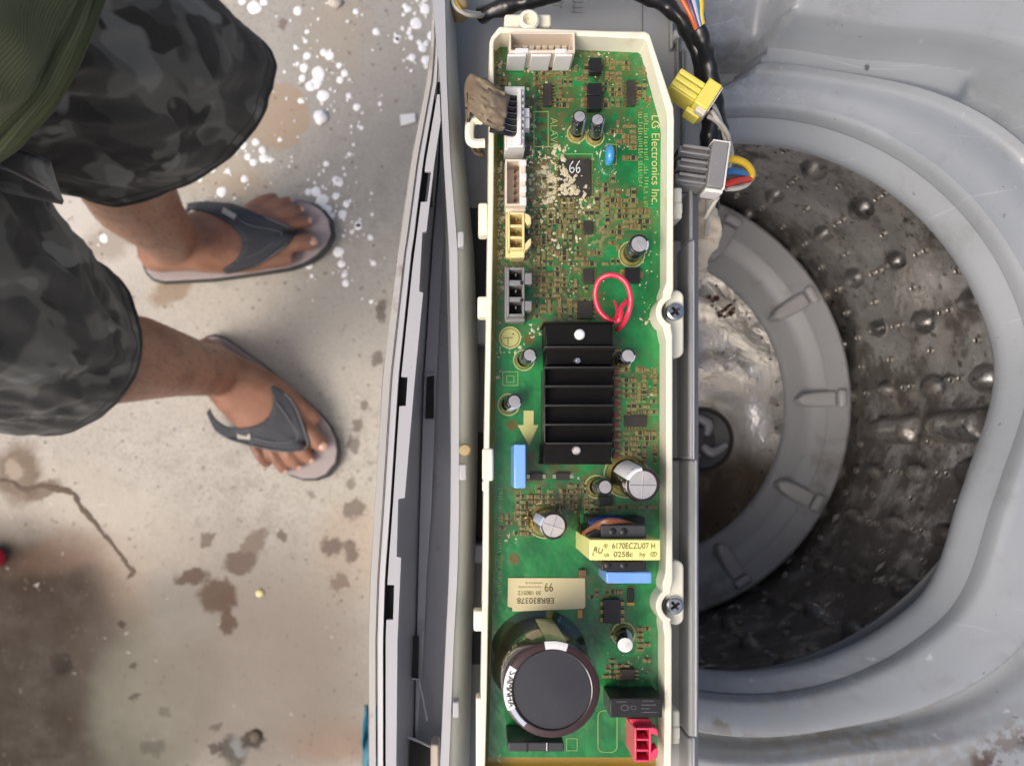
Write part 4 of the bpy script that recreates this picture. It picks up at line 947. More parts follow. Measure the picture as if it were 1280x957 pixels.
# the big one
bx,by,tx,ty,rt,h=673,822,690,862,61.5,.047
big=capacitor(bx,by,tx,ty,rt,h,M['bigcap'],name='reservoir_capacitor',topmat='bigtop',disc=.805,cut=0,glue=1.05,marks=0,label='largest capacitor, brown sleeve with a black disc on top')
a_=P(bx,by,ZB); b_=P(tx,ty,ZB+h); q_=(b_-a_).to_track_quat('Z','Y').to_matrix().to_4x4(); mt=Matrix.Translation(a_)@q_; L_=(b_-a_).length; rB=S(rt,b_.z)
xa=(q_.to_3x3()@Vector((1,0,0))); base=math.degrees(math.atan2(xa.y,xa.x))
def band(a0,a1,pr,mtl,nm,seg=16): mb=MB(); mb.lathe(pr,mt,seg,a0=R(a0-base),a1=R(a1-base)); return mb.build(nm,mtl,big)
e=.00015
band(70,99,[(rB*.985,L_-rB*.02),(rB*.93,L_+e*1.3),(rB*.825,L_+e*1.3)],M['print'],'white_stripe')
band(72,97,[(rB+e*2,L_*.15),(rB+e*2,L_-rB*.12),(rB*.99+e,L_-rB*.05+e)],mat('olive_translucent_stripe',(.36,.35,.19),.25,var=.1,coat=.5),'side_stripe')
band(150,205,[(rB*.985,L_-rB*.02),(rB*.93,L_+e*1.2),(rB*.825,L_+e*1.2)],M['print'],'brand_band',24)
band(205,232,[(rB*.93,L_+e),(rB*.84,L_+e)],M['silverstripe'],'painted_rim_glint',10)  # pale band painted where the rim reflects the sky
ctop=Vector((b_.x,b_.y,b_.z))
for i,ch in enumerate('SAMWHA'):
    an=157+i*8.3; w=mt@(Matrix.Rotation(R(an-base),4,'Z')@Vector((rB*.88,0,L_+e*3)))
    cu=bpy.data.curves.new('t','FONT'); cu.body=ch; cu.size=1; cu.align_x='CENTER'; cu.align_y='CENTER'; ob=bpy.data.objects.new('t',cu); COL.objects.link(ob); bpy.context.view_layer.update()
    me=bpy.data.meshes.new_from_object(ob.evaluated_get(bpy.context.evaluated_depsgraph_get())); bpy.data.objects.remove(ob)
    me.transform(Matrix.Rotation(R(an+90),4,'Z')@Matrix.Scale(.0034,4)); me.materials.clear(); me.materials.append(M['ink'])
    o=bpy.data.objects.new('letter',me); COL.objects.link(o); o.parent=big; o.location=w-WL[big]; WL[o]=w
for i,ch in enumerate('450V'):
    an=122+i*13; d=Vector((math.cos(R(an)),math.sin(R(an)),0)); w=mt@(Matrix.Rotation(R(an-base),4,'Z')@Vector((rB*1.006,0,L_*.72)))
    cu=bpy.data.curves.new('t','FONT'); cu.body=ch; cu.size=1; cu.align_x='CENTER'; cu.align_y='CENTER'; ob=bpy.data.objects.new('t',cu); COL.objects.link(ob); bpy.context.view_layer.update()
    me=bpy.data.meshes.new_from_object(ob.evaluated_get(bpy.context.evaluated_depsgraph_get())); bpy.data.objects.remove(ob)
    zax=d; up=Vector((0,0,1)); xax=up.cross(zax)
    m3=Matrix((xax,up,zax)).transposed().to_4x4(); me.transform(m3@Matrix.Rotation(R(180),4,'Z')@Matrix.Scale(.0068,4)); me.materials.clear(); me.materials.append(M['silk'])
    o=bpy.data.objects.new('letter',me); COL.objects.link(o); o.parent=big; o.location=w-WL[big]; WL[o]=w
mb=MB(); mb.lathe([(rB*.812,L_-.0001),(rB*.818,L_+.0007),(rB*.80,L_+.0006),(rB*.795,L_-.0001)],mt,64,cap0=False,cap1=False); mb.build('disc_lip',M['capbrown'],big)

# ---- heat sink
hs=MB(); z0,z1=ZB+.0005,ZB+.013
hs.pbox(682,404,766,432,z0,z1+.003); hs.pbox(682,433,766,553,z0,ZB+.0085); hs.pbox(679,554,764,579.5,z0,z1+.003)
hs.pbox(682,435,766,456,z0,z1-.001)
heat=hs.build('heat_sink',M['anod'],bd,bevel=.0004)
for y,x0,x1,z in ((432,681,773,z1+.006),(457.5,681,773,z1+.006),(481,682,767,z1+.005),(505,682,767,z1+.005),(529,682,767,z1+.005),(552.5,682,766,z1+.0055)):
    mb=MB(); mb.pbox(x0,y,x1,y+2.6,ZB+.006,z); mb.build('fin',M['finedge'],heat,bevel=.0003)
mb=MB(); mb.pbox(679,402,768,404.2,ZB,z1+.0035); mb.pbox(677.5,577,766,580,ZB,z1+.0025); mb.split('end_flange',M['anod'],heat,bevel=.0003)
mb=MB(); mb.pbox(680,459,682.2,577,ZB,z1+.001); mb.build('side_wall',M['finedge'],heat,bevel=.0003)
for x,y,r,zz,m in ((725,417.5,6.6,z1+.0046,M['print']),(722,450.5,5,z1+.0002,M['steel']),(721,562.5,5.6,z1+.0046,M['alu'])):
    c=P(x,y,zz); rr=S(r,zz); mb=MB(); mb.lathe([(rr,zz-.003),(rr,zz-.0006),(rr*.7,zz)],Matrix.Translation((c.x,c.y,0)),20); mb.lathe([(rr*.4,zz-.0003),(rr*.3,zz+.0002)],Matrix.Translation((c.x+rr*.1,c.y+rr*.1,0)),8); mb.build('rivet',m,heat)
# solder legs down the right of the heat sink
mb=MB()
for y in range(436,576,7):
    mb.pbox(768.5,y,776,y+3.4,ZB-.0002,ZB+.001)
tag(mb.build('module_pins',M['brass'],bd),kind='stuff')
mb=MB()
for y in range(462,572,13): mb.pbox(767,y,773,y+7,ZB,ZB+.003)
mb.split('pin_sleeve',M['chipred'],bd)

# ---- blue film capacitor (left) and blue box (right)
o=MB().pbox(642.5,555,657.5,610,ZB,ZB+.024).build('film_capacitor',M['blue'],bd,bevel=.0005)
o=MB().pbox(758,714.5,815,729,ZB,ZB+.019).build('film_capacitor',M['blue'],bd,bevel=.0006)
# blue ceramic disc on edge
c=P(763.5,190,ZB+.008); mb=MB(); mb.lathe([(0,-.0017),(.0032,-.0015),(.0041,-.0006),(.0041,.0006),(.0032,.0015),(0,.0017)],Matrix.Translation((c.x,c.y,ZB+.0045))@Matrix.Rotation(R(90),4,'Y'),28,cap0=False,cap1=False); mb.build('ceramic_capacitor',M['blueceramic'],bd,smooth=60)
mb=MB(); n=26; rows=[]
for s_,z in ((1,.0002),(1.16,.0006),(1.3,-.0002)): rows.append([(c.x+.0030*s_*math.cos(2*math.pi*i/n),c.y+.0052*s_*math.sin(2*math.pi*i/n),ZB+z) for i in range(n)])
mb.grid(rows,closed=True).build('resin_meniscus',M['clearresin'],bd,smooth=80)

# ---- transformer
tr=thing_parent=None
mb=MB(); mb.pbox(737,674,826,700,ZB,ZB+.037); tf=mb.build('transformer',M['yellowtape'],bd,bevel=.0005)
mb=MB(); mb.pprism([(750,655),(808,655),(808,672.5),(738,673),(734,669)],ZB,ZB+.030); mb.pbox(752,702,808,713.5,ZB,ZB+.034); mb.pbox(735,646,806,660,ZB,ZB+.012)
mb.split('bobbin',M['black'],tf,bevel=.0004)
mb=MB(); mb.pbox(751.5,656,808,672,ZB+.030,ZB+.0335); mb.build('core_half',mat('ferrite',(.040,.042,.045),.5,var=.2,vscale=150),tf,bevel=.0004)
mb=MB()
for x,y,z in ((766,664,ZB+.0338),(780,664,ZB+.0338),(760,706,ZB+.0342),(780,706,ZB+.0342)):
    c=P(x,y,z); mb.lathe([(.0013,z-.001),(.0013,z),(.0008,z+.0002)],Matrix.Translation((c.x,c.y,0)),12)
mb.split('core_dimple',M['black'],tf)
mb=MB(); mb.tube([P(741,655,ZB+.020),P(756,651,ZB+.024),P(775,651,ZB+.022)],.0022,8,n=6); mb.build('blue_winding',M['navy'],tf)
mb=MB(); mb.tube([P(731,668,ZB+.022),P(743,661,ZB+.028),P(756,653,ZB+.032),P(772,651,ZB+.032),P(792,655,ZB+.029)],[.0016,.0019,.0013,.0005],8,n=6,flat=.5); mb.build('copper_lead',M['coppertape'],tf)
mb=MB(); mb.tube([P(722,640,ZB+.004),P(724,656,ZB+.008),P(727,668,ZB+.014)],.0006,6,n=5); mb.build('side_lead',M['brass'],tf)
zt=ZB+.0373
text('6170ECZU07 H',792,682.5,zt,10.4,0,M['inkbrown'],tf,wfac=.80)
text('®',757,682.5,zt,7.5,0,M['inkbrown'],tf)
text('0258c',779,693.0,zt,9.6,0,M['inkbrown'],tf,wfac=1.05); text('hy',803,693,zt,8.5,0,M['inkbrown'],tf); text('us',758,693,zt,7.5,0,M['inkbrown'],tf); text('c',741.5,692,zt,7.5,0,M['inkbrown'],tf)
text('RU',747.5,688,zt,9.5,-14,M['ink'],tf,wfac=.95); 
mb=MB(); n=24; c=P(817,692.5,zt); mb.ring([(c.x+.0012*math.cos(2*math.pi*i/n),c.y+.00085*math.sin(2*math.pi*i/n)) for i in range(n)],[(c.x+.00105*math.cos(2*math.pi*i/n),c.y+.0007*math.sin(2*math.pi*i/n)) for i in range(n)],zt-.0002,zt); mb.build('oval_mark',M['inkbrown'],tf)
text('R',817,692.5,zt,5,0,M['inkbrown'],tf)

# ---- paper label
mb=MB(); mb.pprism([(635,722),(731.5,722),(732,758),(729,760.5),(641,764),(640,759),(634.5,758)],ZB+.0003,ZB+.0007); lb=mb.build('paper_label',M['label'],bd,bevel=.0001,seg=1)
zl=ZB+.00085
text('EBR830378',669.5,750,zl,10.2,180,M['ink'],lb,wfac=.98); text('30 180512',662,740.5,zl,7.2,180,M['inkbrown'],lb,wfac=.95)
text('99',686,733,zl,15.5,180,M['inkbrown'],lb,wfac=.74)
rn=random.Random(2); mb=MB()
for y,x0,x1 in ((728.5,657,678),(733.5,648,676)):
    x=x0
    while x<x1: w=rn.uniform(.8,1.8); mb.pbox(x,y-1.2,x+w,y+rn.uniform(.2,1.2),ZB+.0005,zl-.00005); x+=w+rn.uniform(.5,1)
tag(mb.build('faint_print',mat('faded_ink',(.36,.31,.16),.6),lb),kind='stuff')
# ---- relay, bridge, optocouplers
rl=MB().pbox(762.5,872,828,896.5,ZB,ZB+.0155).build('relay',M['black'],bd,bevel=.0004)
zz=ZB+.0157; rn=random.Random(4); mb=MB()
for x0,x1,y in ((804,816,876),(802,818,881),(802,812,885.5),(803,822,890),(771,783,877)):
    x=x0
    while x<x1: w=rn.uniform(.8,2); mb.pbox(x,y-1.1,x+w,y+.3,zz-.0003,zz); x+=w+.7
for cx,r_ in ((781,5),(792,3.5)):
    c=P(cx,884,zz); rr=S(r_,zz); n=24
    mb.ring([(c.x+rr*math.cos(2*math.pi*i/n),c.y+rr*.8*math.sin(2*math.pi*i/n)) for i in range(n)],[(c.x+rr*.8*math.cos(2*math.pi*i/n),c.y+rr*.6*math.sin(2*math.pi*i/n)) for i in range(n)],zz-.0003,zz)
mb.build('moulded_print',M['printgrey'] if False else mat('relay_print',(.10,.10,.105),.5),rl)['kind']='stuff'
br=MB().pbox(635,927,705,939,ZB,ZB+.019).build('bridge_rectifier',mat('dark_grey_epoxy',(.036,.037,.041),.4,var=.15),bd,bevel=.0005)
mb=MB(); mb.pbox(658,926.8,660,939.2,ZB+.0188,ZB+.0194); mb.pbox(683.4,926.8,685,939.2,ZB+.0188,ZB+.0194); mb.split('seam',M['void'],br)
mb=MB(); mb.pbox(683.2,928,684,938,ZB+.019,ZB+.0197); mb.build('seam_print',M['print'],br)
def chip(x0,y0,x1,y1,h,name='chip',pins=None,mtl='black',label=None,pl=4.5,pm='brass'):
    o=MB().pbox(x0,y0,x1,y1,ZB+.0001,ZB+h).build(name,M[mtl],bd,bevel=.0002)
    if pins:
        mb=MB(); side,n=pins
        for k in range(n):
            u=(k+.5)/n
            if 'v' in side:
                y=y0+(y1-y0)*u; d=(y1-y0)/n*.24
                mb.pbox(x0-pl,y-d,x0+.5,y+d,ZB-.0001,ZB+h*.4); mb.pbox(x1-.5,y-d,x1+pl,y+d,ZB-.0001,ZB+h*.4)
            if 'h' in side:
                x=x0+(x1-x0)*u; d=(x1-x0)/n*.24
                mb.pbox(x-d,y0-pl,x+d,y0+.5,ZB-.0001,ZB+h*.4); mb.pbox(x-d,y1-.5,x+d,y1+pl,ZB-.0001,ZB+h*.4)
        tag(mb.build('pins',M[pm],o),kind='stuff')
    if label: o['label']=label
    return o
mcu=chip(698.5,199,738,245,.0016,'microcontroller',('vh',14),'chipdark',label='square chip with the number 66 written on it',pl=3)
def stroke(pts,par,z,w=.00019,m='print'): mb=MB(); mb.tube([P(x,y,z) for x,y in pts],w,6,n=6,flat=.5); mb.build('handwritten_stroke',M[m],par)
zz=ZB+.0018
stroke([(716.5,201.5),(713,207),(712.5,213),(715,216),(717.5,213),(716.5,209.5),(713.5,211)],mcu,zz); stroke([(724.5,201),(721,207),(720.5,213),(722.5,216),(724.8,213),(724,209.5),(721.5,211)],mcu,zz)
chip(679,104,690,132,.0016,pins=('v',7),mtl='chipdark'); chip(784,100,794,132,.0016,pins=('v',7),mtl='chipdark')
chip(781,519,808,533,.0016,pins=('h',7),mtl='chipdark',pl=5.5)
chip(730,276,741,292,.0016,pins=('v',4),mtl='chipdark',pl=3); chip(729,336,742,354,.0016,pins=('v',5),mtl='chipdark',pl=3)
chip(782,334,800,353,.003,mtl='black',pins=('v',1)); chip(737,72,752,90,.004,mtl='black'); chip(735,104,752,119,.004,mtl='black'); chip(735,119.6,752,136,.004,mtl='black')
chip(755,749,776,779,.0042,'optocoupler',('v',3),mtl='black'); chip(785,735,792.5,753,.0025,mtl='black'); chip(776,836,794,850,.0022,pins=('v',3),mtl='chipdark'); chip(748,620,765,632,.0026,mtl='black')
chip(662.5,590.5,678,600,.0018,'power_resistor',('v',1),mtl='chipdark',pl=4,pm='tin'); chip(695,590.5,712,600,.0018,'power_resistor',('v',1),mtl='chipdark',pl=4,pm='tin')
chip(722,376,741,398,.0020,mtl='chipdark',pins=('v',4)); chip(724,712,733,722,.003,mtl='chipbrown')
mb=MB(); mb.tube([P(658,627,ZB+.001),P(659,640,ZB+.004),P(660,656,ZB+.001)],.0005,6,n=4); mb.tube([P(652,648,ZB+.001),P(660,646,ZB+.003),P(668,648,ZB+.001)],.0005,6,n=4); mb.split('wire_jumper',M['brass'],bd)
rs=mat('amber_pad',(.48,.30,.05),.35,metal=.3)
mb=MB(); mb.pbox(722,762,728,772,ZB,ZB+.0008); mb.pbox(784,733,793,736,ZB,ZB+.0008); mb.pbox(784,752.5,793,756,ZB,ZB+.0008); mb.pbox(776,337,781,350,ZB,ZB+.0008); mb.split('amber_pad',rs,bd)
# ---- board connectors
def hollow(name,x0,y0,x1,y1,h,wall,floor,mtl,cav=None,label=None,wl=None):
    z=ZB+h; wl=wl or (wall,wall,wall,wall)
    o=[P(x,y,z)[:2] for x,y in ((x0,y0),(x1,y0),(x1,y1),(x0,y1))]; i=[P(x,y,z)[:2] for x,y in ((x0+wl[0],y0+wl[1]),(x1-wl[2],y0+wl[1]),(x1-wl[2],y1-wl[3]),(x0+wl[0],y1-wl[3]))]
    ob=MB().ring(o,i,ZB,z).build(name,M[mtl],bd,bevel=.0003)
    if label: ob['label']=label
    a,b_=i[0],i[2]; f=MB().box(a[0],b_[1],ZB+.0003,b_[0],a[1],ZB+floor).build('cavity_floor',M[cav or mtl],ob)
    return ob
# nine pin header at the top
h1=hollow('pin_header',636.5,40,719,66,.0125,2.6,.0035,'ivory',label='wide cream header with nine pins',wl=(2.6,2.2,2.6,4))
mb=MB()
for k in range(9): mb.pbox(643+k*8.2,56.5,645.2+k*8.2,59.5,ZB+.003,ZB+.0085)
mb.split('pin',M['tin'],h1)
mb=MB()
for x0,x1 in ((634.5,658),(664,689),(694,716)): mb.pbox(x0,67,x1,70.5,ZB+.0004,ZB+.0122)
mb.split('front_rib',M['white'],h1,bevel=.0003)
mb=MB(); mb.pbox(644,60,661,65.8,ZB+.002,ZB+.0130); mb.pbox(694,60.5,709,65.8,ZB+.002,ZB+.0130); mb.split('key_block',M['white'],h1,bevel=.0003)
# ribbon socket with plugged lead
h2=hollow('ribbon_socket',631,108,656,187,.0115,2.5,.002,'white',label='white socket holding the brown wrapped lead')
# five way open header
h3=hollow('pin_header',631.5,199,657.5,257,.0115,3,.003,'ivory',label='narrow cream header with a single row of pins',wl=(2.4,2.4,8,2.6))
mb=MB()
for k in range(5): mb.pbox(643.2,208+k*9.2,645.8,211.5+k*9.2,ZB+.0025,ZB+.0075)
mb.split('pin',M['coppertape'],h3)
mb=MB()
for y0,y1 in ((199.5,207),(216,226),(232,240),(246,256.5)): mb.pbox(650.5,y0,658.2,y1,ZB+.004,ZB+.0121)
mb.split('side_wall',M['white'],h3,bevel=.0003)
mb=MB(); mb.pbox(632,258,657,265,ZB+.0002,ZB+.0075); mb.build('front_wall',M['ivory'],h3,bevel=.0003)
def three_way(name,x0,x1,ys_,h,mtl,cav,tabs,label,pin='tin'):
    z=ZB+h; o=None
    mb=MB(); y0,y1=ys_[0][0]-3,ys_[-1][1]+3
    mb.pbox(x0-2.6,y0,x0,y1,ZB,z); mb.pbox(x1,y0,x1+2.8,y1,ZB,z)
    e=[y0]+[v for p in ys_ for v in p]+[y1]
    for k in range(0,len(e),2): mb.pbox(x0,e[k],x1,e[k+1],ZB,z-.0003)
    o=mb.build(name,M[mtl],bd,bevel=.00025); o['label']=label
    mb=MB(); mb.pbox(x0,y0+2,x1,y1-2,ZB+.0003,ZB+.0035); mb.build('cavity_floor',M[cav],o)
    mb=MB()
    for a,b_ in ys_: mb.pbox((x0+x1)/2-.8,(a+b_)/2-1.6,(x0+x1)/2+.8,(a+b_)/2+1.6,ZB+.003,ZB+h*.6)
    mb.split('pin',M[pin],o)
    mb=MB()
    for t in tabs: mb.pprism(t,z-.006,z-.0003)
    mb.split('latch_wing',M[mtl],o,bevel=.0003)
    return o
h4=three_way('power_socket',637.5,653,[(268,280.5),(284,295),(298.5,309)],.011,'yellowcream','cavity',[[(656,266),(661,268),(664,272),(664,280),(660,281),(656,277)],[(656,305),(660,300),(664,297),(664,306),(660,311),(656,313)]],'pale yellow three way socket')
mb=MB(); mb.pbox(632,261,638,322,ZB+.0002,ZB+.0045); mb.pbox(638,312.5,656,322,ZB+.0002,ZB+.0075); mb.split('base_block',M['yellowcream'],h4,bevel=.0004)
h5=three_way('power_socket',636.5,653,[(337,350),(357,371),(377,392)],.012,'greyplug','void',[[(656,341),(665,341),(665,355),(656,355)],[(656,376),(665,376),(665,388),(656,388)]],'grey three way socket with dark openings')
mb=MB(); mb.pbox(650.5,351,654,355.5,ZB+.008,ZB+.0123); mb.pbox(650.5,373,654,376.5,ZB+.008,ZB+.0123); mb.split('key_hole',M['void'],h5)
mb=MB(); mb.pbox(631,333,634,399,ZB+.0002,ZB+.0065); mb.pbox(631.5,396,656,402,ZB+.0002,ZB+.006); mb.split('base_block',M['greyplug'],h5,bevel=.0003)
h6=three_way('power_socket',796,811.5,[(912,922.5),(925.5,936),(939,949)],.014,'redpink','darkred',[[(814,908),(821,910),(823,916),(822,920),(818,917),(814,917)],[(814,940),(818,936),(822,933),(823,942),(820,948),(814,950)]],'pinkish red three way socket in the lower corner')
mb=MB(); a0=[P(783,897,ZB+.0008),P(783,931,ZB+.0008),P(793.2,953,ZB+.0137),P(793.2,910,ZB+.0137)]
mb.add([a0[0],a0[1],a0[2],a0[3],a0[0]-Vector((0,0,.0012)),a0[1]-Vector((0,0,.0012)),a0[2]-Vector((-.001,0,.012)),a0[3]-Vector((-.001,0,.012))],[(0,1,2,3),(7,6,5,4),(0,4,5,1),(1,5,6,2),(2,6,7,3),(3,7,4,0)]); mb.build('side_cheek',M['red'],h6)
mb=MB(); mb.pprism([(786,898),(812,898),(818,909),(793,909)],ZB+.0005,ZB+.009); mb.build('back_wall',M['red'],h6,bevel=.0003)
# ---- red wire loop (a soldered jumper)
mb=MB(); pz=[(771,412,.004),(779,405,.010),(786,390,.015),(788.5,374,.0165),(784,356,.018),(774,346,.018),(762,343.5,.0175),(750,349,.016),(744.5,362,.0145),(745,376,.013),(750,389,.012),(760,399,.012),(769,402,.012),(774,399,.013),(776,391,.013),(777,384,.012),(782,378,.011),(786,375,.010)]
mb.tube([P(x,y,ZB+z) for x,y,z in pz],.00105,10,n=8); mb.tube([P(769,400,ZB+.011),P(772,392,ZB+.010),P(771,384,ZB+.008),P(768,376,ZB+.006)],[.0010,.0008,.0005],8,n=5)
w_=mb.build('jumper_wire',M['redwire'],bd,smooth=80)
# ---- small surface mounted parts
rn=random.Random(17)
block=[(630,36,722,84),(628,104,660,194),(628,196,662,266),(628,262,668,324),(628,330,668,404),(674,398,778,584),(694,194,744,250),(708,134,760,178),(754,176,774,208),(776,290,815,330),(676,100,694,136),(780,96,798,136),
       (733,70,756,138),(622,406,656,438),(646,436,674,462),(628,492,656,516),(644,510,676,560),(634,550,662,614),(768,436,798,460),(736,598,770,620),(770,584,830,632),(666,634,714,680),(716,640,832,736),(632,718,736,768),
       (614,764,756,945),(752,746,780,784),(782,732,796,758),(766,788,796,822),(752,846,832,900),(776,895,830,956),(740,338,792,416),(778,516,812,537),(726,272,746,296),(726,332,746,358),(660,586,716,604),(813,136,832,270),(795,138,812,262),(660,134,704,190),(744,884,776,944),(782,836,798,850)]
regions=[(665,200,700,330,26),(668,250,780,336,58),(668,336,745,398,40),(776,240,812,300,26),(745,225,770,260,8),(755,75,785,135,22),(700,90,735,135,10),(760,150,800,200,14),(690,100,700,130,4),(778,462,818,515,30),(778,538,818,580,28),
         (640,614,740,650,40),(620,640,665,665,10),(740,630,815,648,16),(735,735,782,748,6),(760,784,812,846,14),(662,86,735,104,14),(795,80,812,134,8),(700,252,730,276,6),(706,610,740,634,10),(730,830,782,850,8),(720,890,745,935,8),(780,700,830,712,0),(618,60,630,110,4),(672,340,700,360,6)]
def smd(name,l,w,h,bm_,cm):
    m=MB(); m.box(-l*.28,-w/2,0,l*.28,w/2,h,0); m.box(-l/2,-w/2-.00005,-.0001,-l*.28,w/2+.00005,h*.9,1); m.box(l*.28,-w/2-.00005,-.0001,l/2,w/2+.00005,h*.9,1)
    m.box(-l*.75,-w*.62,-.0003,l*.75,w*.62,.00007,1)
    return m,[M[bm_],M[cm]]
protos=[smd('chip_resistor',.0019,.0011,.0006,'chipdark','pad'),smd('chip_capacitor',.0019,.0011,.0008,'chiptan','pad'),smd('chip_capacitor',.0022,.0014,.0010,'chipbrown','pad'),smd('chip_resistor',.0027,.0016,.0007,'chipdark','pad'),smd('chip_resistor',.0019,.0011,.0007,'chipred','pad')]
names=['chip_resistor','chip_capacitor','chip_capacitor','chip_resistor','chip_resistor']
src=[None]*5; placed=[]; padm=MB(); npl=0
def free(x,y,d):
    if any(a<x<c and b<y<e for a,b,c,e in block): return False
    return all((x-u)**2+(y-v)**2>d*d for u,v in placed)
for x0,y0,x1,y1,n in regions:
    k=0;tr_=0
    while k<n and tr_<n*30:
        tr_+=1; x=round(rn.uniform(x0,x1)/8.6)*8.6; y=round(rn.uniform(y0,y1)/6.6)*6.6
        cell=(int(x//38),int(y//31)); up=(cell[0]*7+cell[1]*13)%3==0
        if up: x,y=round(x/6.6)*6.6,round(y/8.6)*8.6
        if not free(x,y,5.6): continue
        placed.append((x,y)); k+=1
        t_=rn.choices(range(5),[5,4.5,3,1.5,.45])[0]; rz=R(90) if up else 0
        w=P(x,y,ZB+.0001)
        if src[t_] is None:
            m,ms=protos[t_]; m.v=[(a+w.x,b+w.y,c+w.z) for a,b,c in m.v]; src[t_]=m.build(names[t_],ms,bd,origin=w); src[t_].rotation_euler.z=rz
        else: copy_part(src[t_],bd,w,rz=rz)
        if rn.random()<.25: outline(padm,x-5.4,y-4,x+5.4,y+4,.55,ZB+.00012) if rz==0 else outline(padm,x-4,y-5.4,x+4,y+5.4,.55,ZB+.00012)
for k in range(420):                         # vias and test pads
    x0,y0,x1,y1,n=rn.choice(regions); x=rn.uniform(x0-4,x1+4); y=rn.uniform(y0-4,y1+4)
    if free(x,y,3.2): s=rn.uniform(.5,1.1); padm.pbox(x-s,y-s,x+s,y+s,ZB-.0002,ZB+.0002)
tag(padm.build('solder_pads',M['pad'],bd),kind='stuff')
# ---- pale corrosion crust
rn=random.Random(23); cr=MB()
def crust(x,y,r,h=.001):
    c=P(x,y,ZB); c.z=ZB-.0002+(.0017 if (698<x<738 and 199<y<245) else 0); lump2(cr,c,S(r,ZB),h)
def lump2(mb,c,r,h):
    n=8; ph=rn.uniform(0,6); vs=[]
    k1=rn.uniform(.7,1.3)
    for f,z in ((1,0),(.85,h*.75),(.45,h)):
        for j in range(n):
            a=2*math.pi*j/n+ph; rr=r*f*rn.uniform(.5,1.45); vs.append((c.x+rr*math.cos(a)*k1,c.y+rr*math.sin(a)/k1,c.z+z*rn.uniform(.7,1.2)))
    vs.append((c.x,c.y,c.z+h*1.05))
    fs=[]
    for k in (0,1): fs+=[(k*n+i,k*n+(i+1)%n,(k+1)*n+(i+1)%n,(k+1)*n+i) for i in range(n)]
    fs+=[(2*n+i,2*n+(i+1)%n,3*n) for i in range(n)]; mb.add(vs,fs)
for cx,cy,sx,sy,n,r0_,r1_ in ((687,230,12,15,80,.7,5.6),(701,236,8,11,54,.7,5.2),(725,250,10,7,46,.7,5.2),(712,236,7,6,12,.7,3),(690,190,14,10,40,.6,2.4),(690,285,20,14,60,.6,2.4),(640,330,8,14,30,.6,2.2),(703,214,4,6,16,1.5,4),(622,262,5,30,40,1.4,4.2),(630,245,5,16,22,1.4,4.2),(664,150,4,30,24,1,3),(664,240,4,26,24,1,3),(692,308,14,8,34,1,3.8),(685,255,12,14,26,1,3.4),(725,270,12,14,14,.8,2.4),(696,188,6,4,12,1.5,4.2),(676,206,5,7,10,1.2,3.6),
        (735,56,12,5,16,1,2.8),(680,85,22,4,26,1,3),(740,88,6,8,12,.8,2.4),(748,74,12,10,14,.8,2),(675,112,5,6,10,1,3.4),(625,90,5,12,18,1.2,3.8),(622,50,4,10,8,1,2.6),(618,210,3,14,14,.8,2.8),(622,250,4,14,20,1,3.2),(624,285,5,14,24,1,3.4),(632,318,7,4,18,1.2,3.4),(622,350,4,14,14,.8,2.6),
        (620,404,4,3,8,1,2.6),(666,410,7,6,18,1,3.4),(629,438,7,5,16,1.2,3.6),(622,470,3,4,5,1,3),(807,395,7,7,14,.8,2.6),(812,350,8,10,12,.7,2),(812,318,5,6,10,1,2.6),(815,490,5,6,6,1,2.6),(745,196,6,8,10,.8,2.4),(770,165,8,8,10,.8,2.4),(780,178,6,4,8,1,3),(825,160,3,12,10,.6,1.6),(822,280,5,14,16,.6,1.8),
        (640,672,5,4,6,1,3),(712,596,4,2,8,1,2.8),(738,636,5,3,6,1,2.6),(655,654,6,3,6,.7,1.8),(715,148,16,20,18,.7,2),(795,130,14,30,20,.6,1.8),(700,330,24,20,24,.6,1.8),(760,250,24,20,18,.6,1.8),(720,372,20,14,20,.6,1.8),(680,310,14,10,14,.8,2.6),(658,300,5,16,14,.8,2.4),(632,196,6,3,8,1,2.4),(790,830,12,12,10,.6,1.6),(755,800,12,16,8,.6,1.6),(668,274,6,6,10,1,3)):
    for k in range(int(n*1.25)):
        qx,qy=rn.gauss(cx,sx*1.15),rn.gauss(cy,sy*1.15)
        if not (614<qx<829 and 50<qy<944): continue
        if 708<qx<730 and 196<qy<221: continue
        crust(qx,qy,rn.uniform(r0_,r1_)*.82,rn.uniform(.00012,.00050))
tag(cr.build('corrosion_crust',M['residue'],bd,smooth=80),kind='stuff')
# small resin drips and bubbles along the right wall
mb=MB(); rn=random.Random(31)
for k in range(60):
    y=rn.uniform(560,940); x=rn.gauss(831,1.6); r=rn.uniform(.5,1.6); c=P(x,y,ZB+.004); rr=S(r,ZB)
    mb.lathe([(rr,0),(rr*.7,rr*.6),(0,rr*.8)],Matrix.Translation((c.x,c.y,ZB+.0003)),8,cap1=False)
for k in range(90):
    x=rn.uniform(622,826); y=rn.uniform(575,935); c=P(x,y,ZB); rr=S(rn.uniform(.4,1.1),ZB)
    if not any(a<x<c_ and b<y<e for a,b,c_,e in block): mb.lathe([(rr,0),(rr*.7,rr*.5),(0,rr*.6)],Matrix.Translation((c.x,c.y,ZB)),8,cap1=False)
tag(mb.build('resin_bubbles',M['clearresin'],bd,smooth=80),kind='stuff')
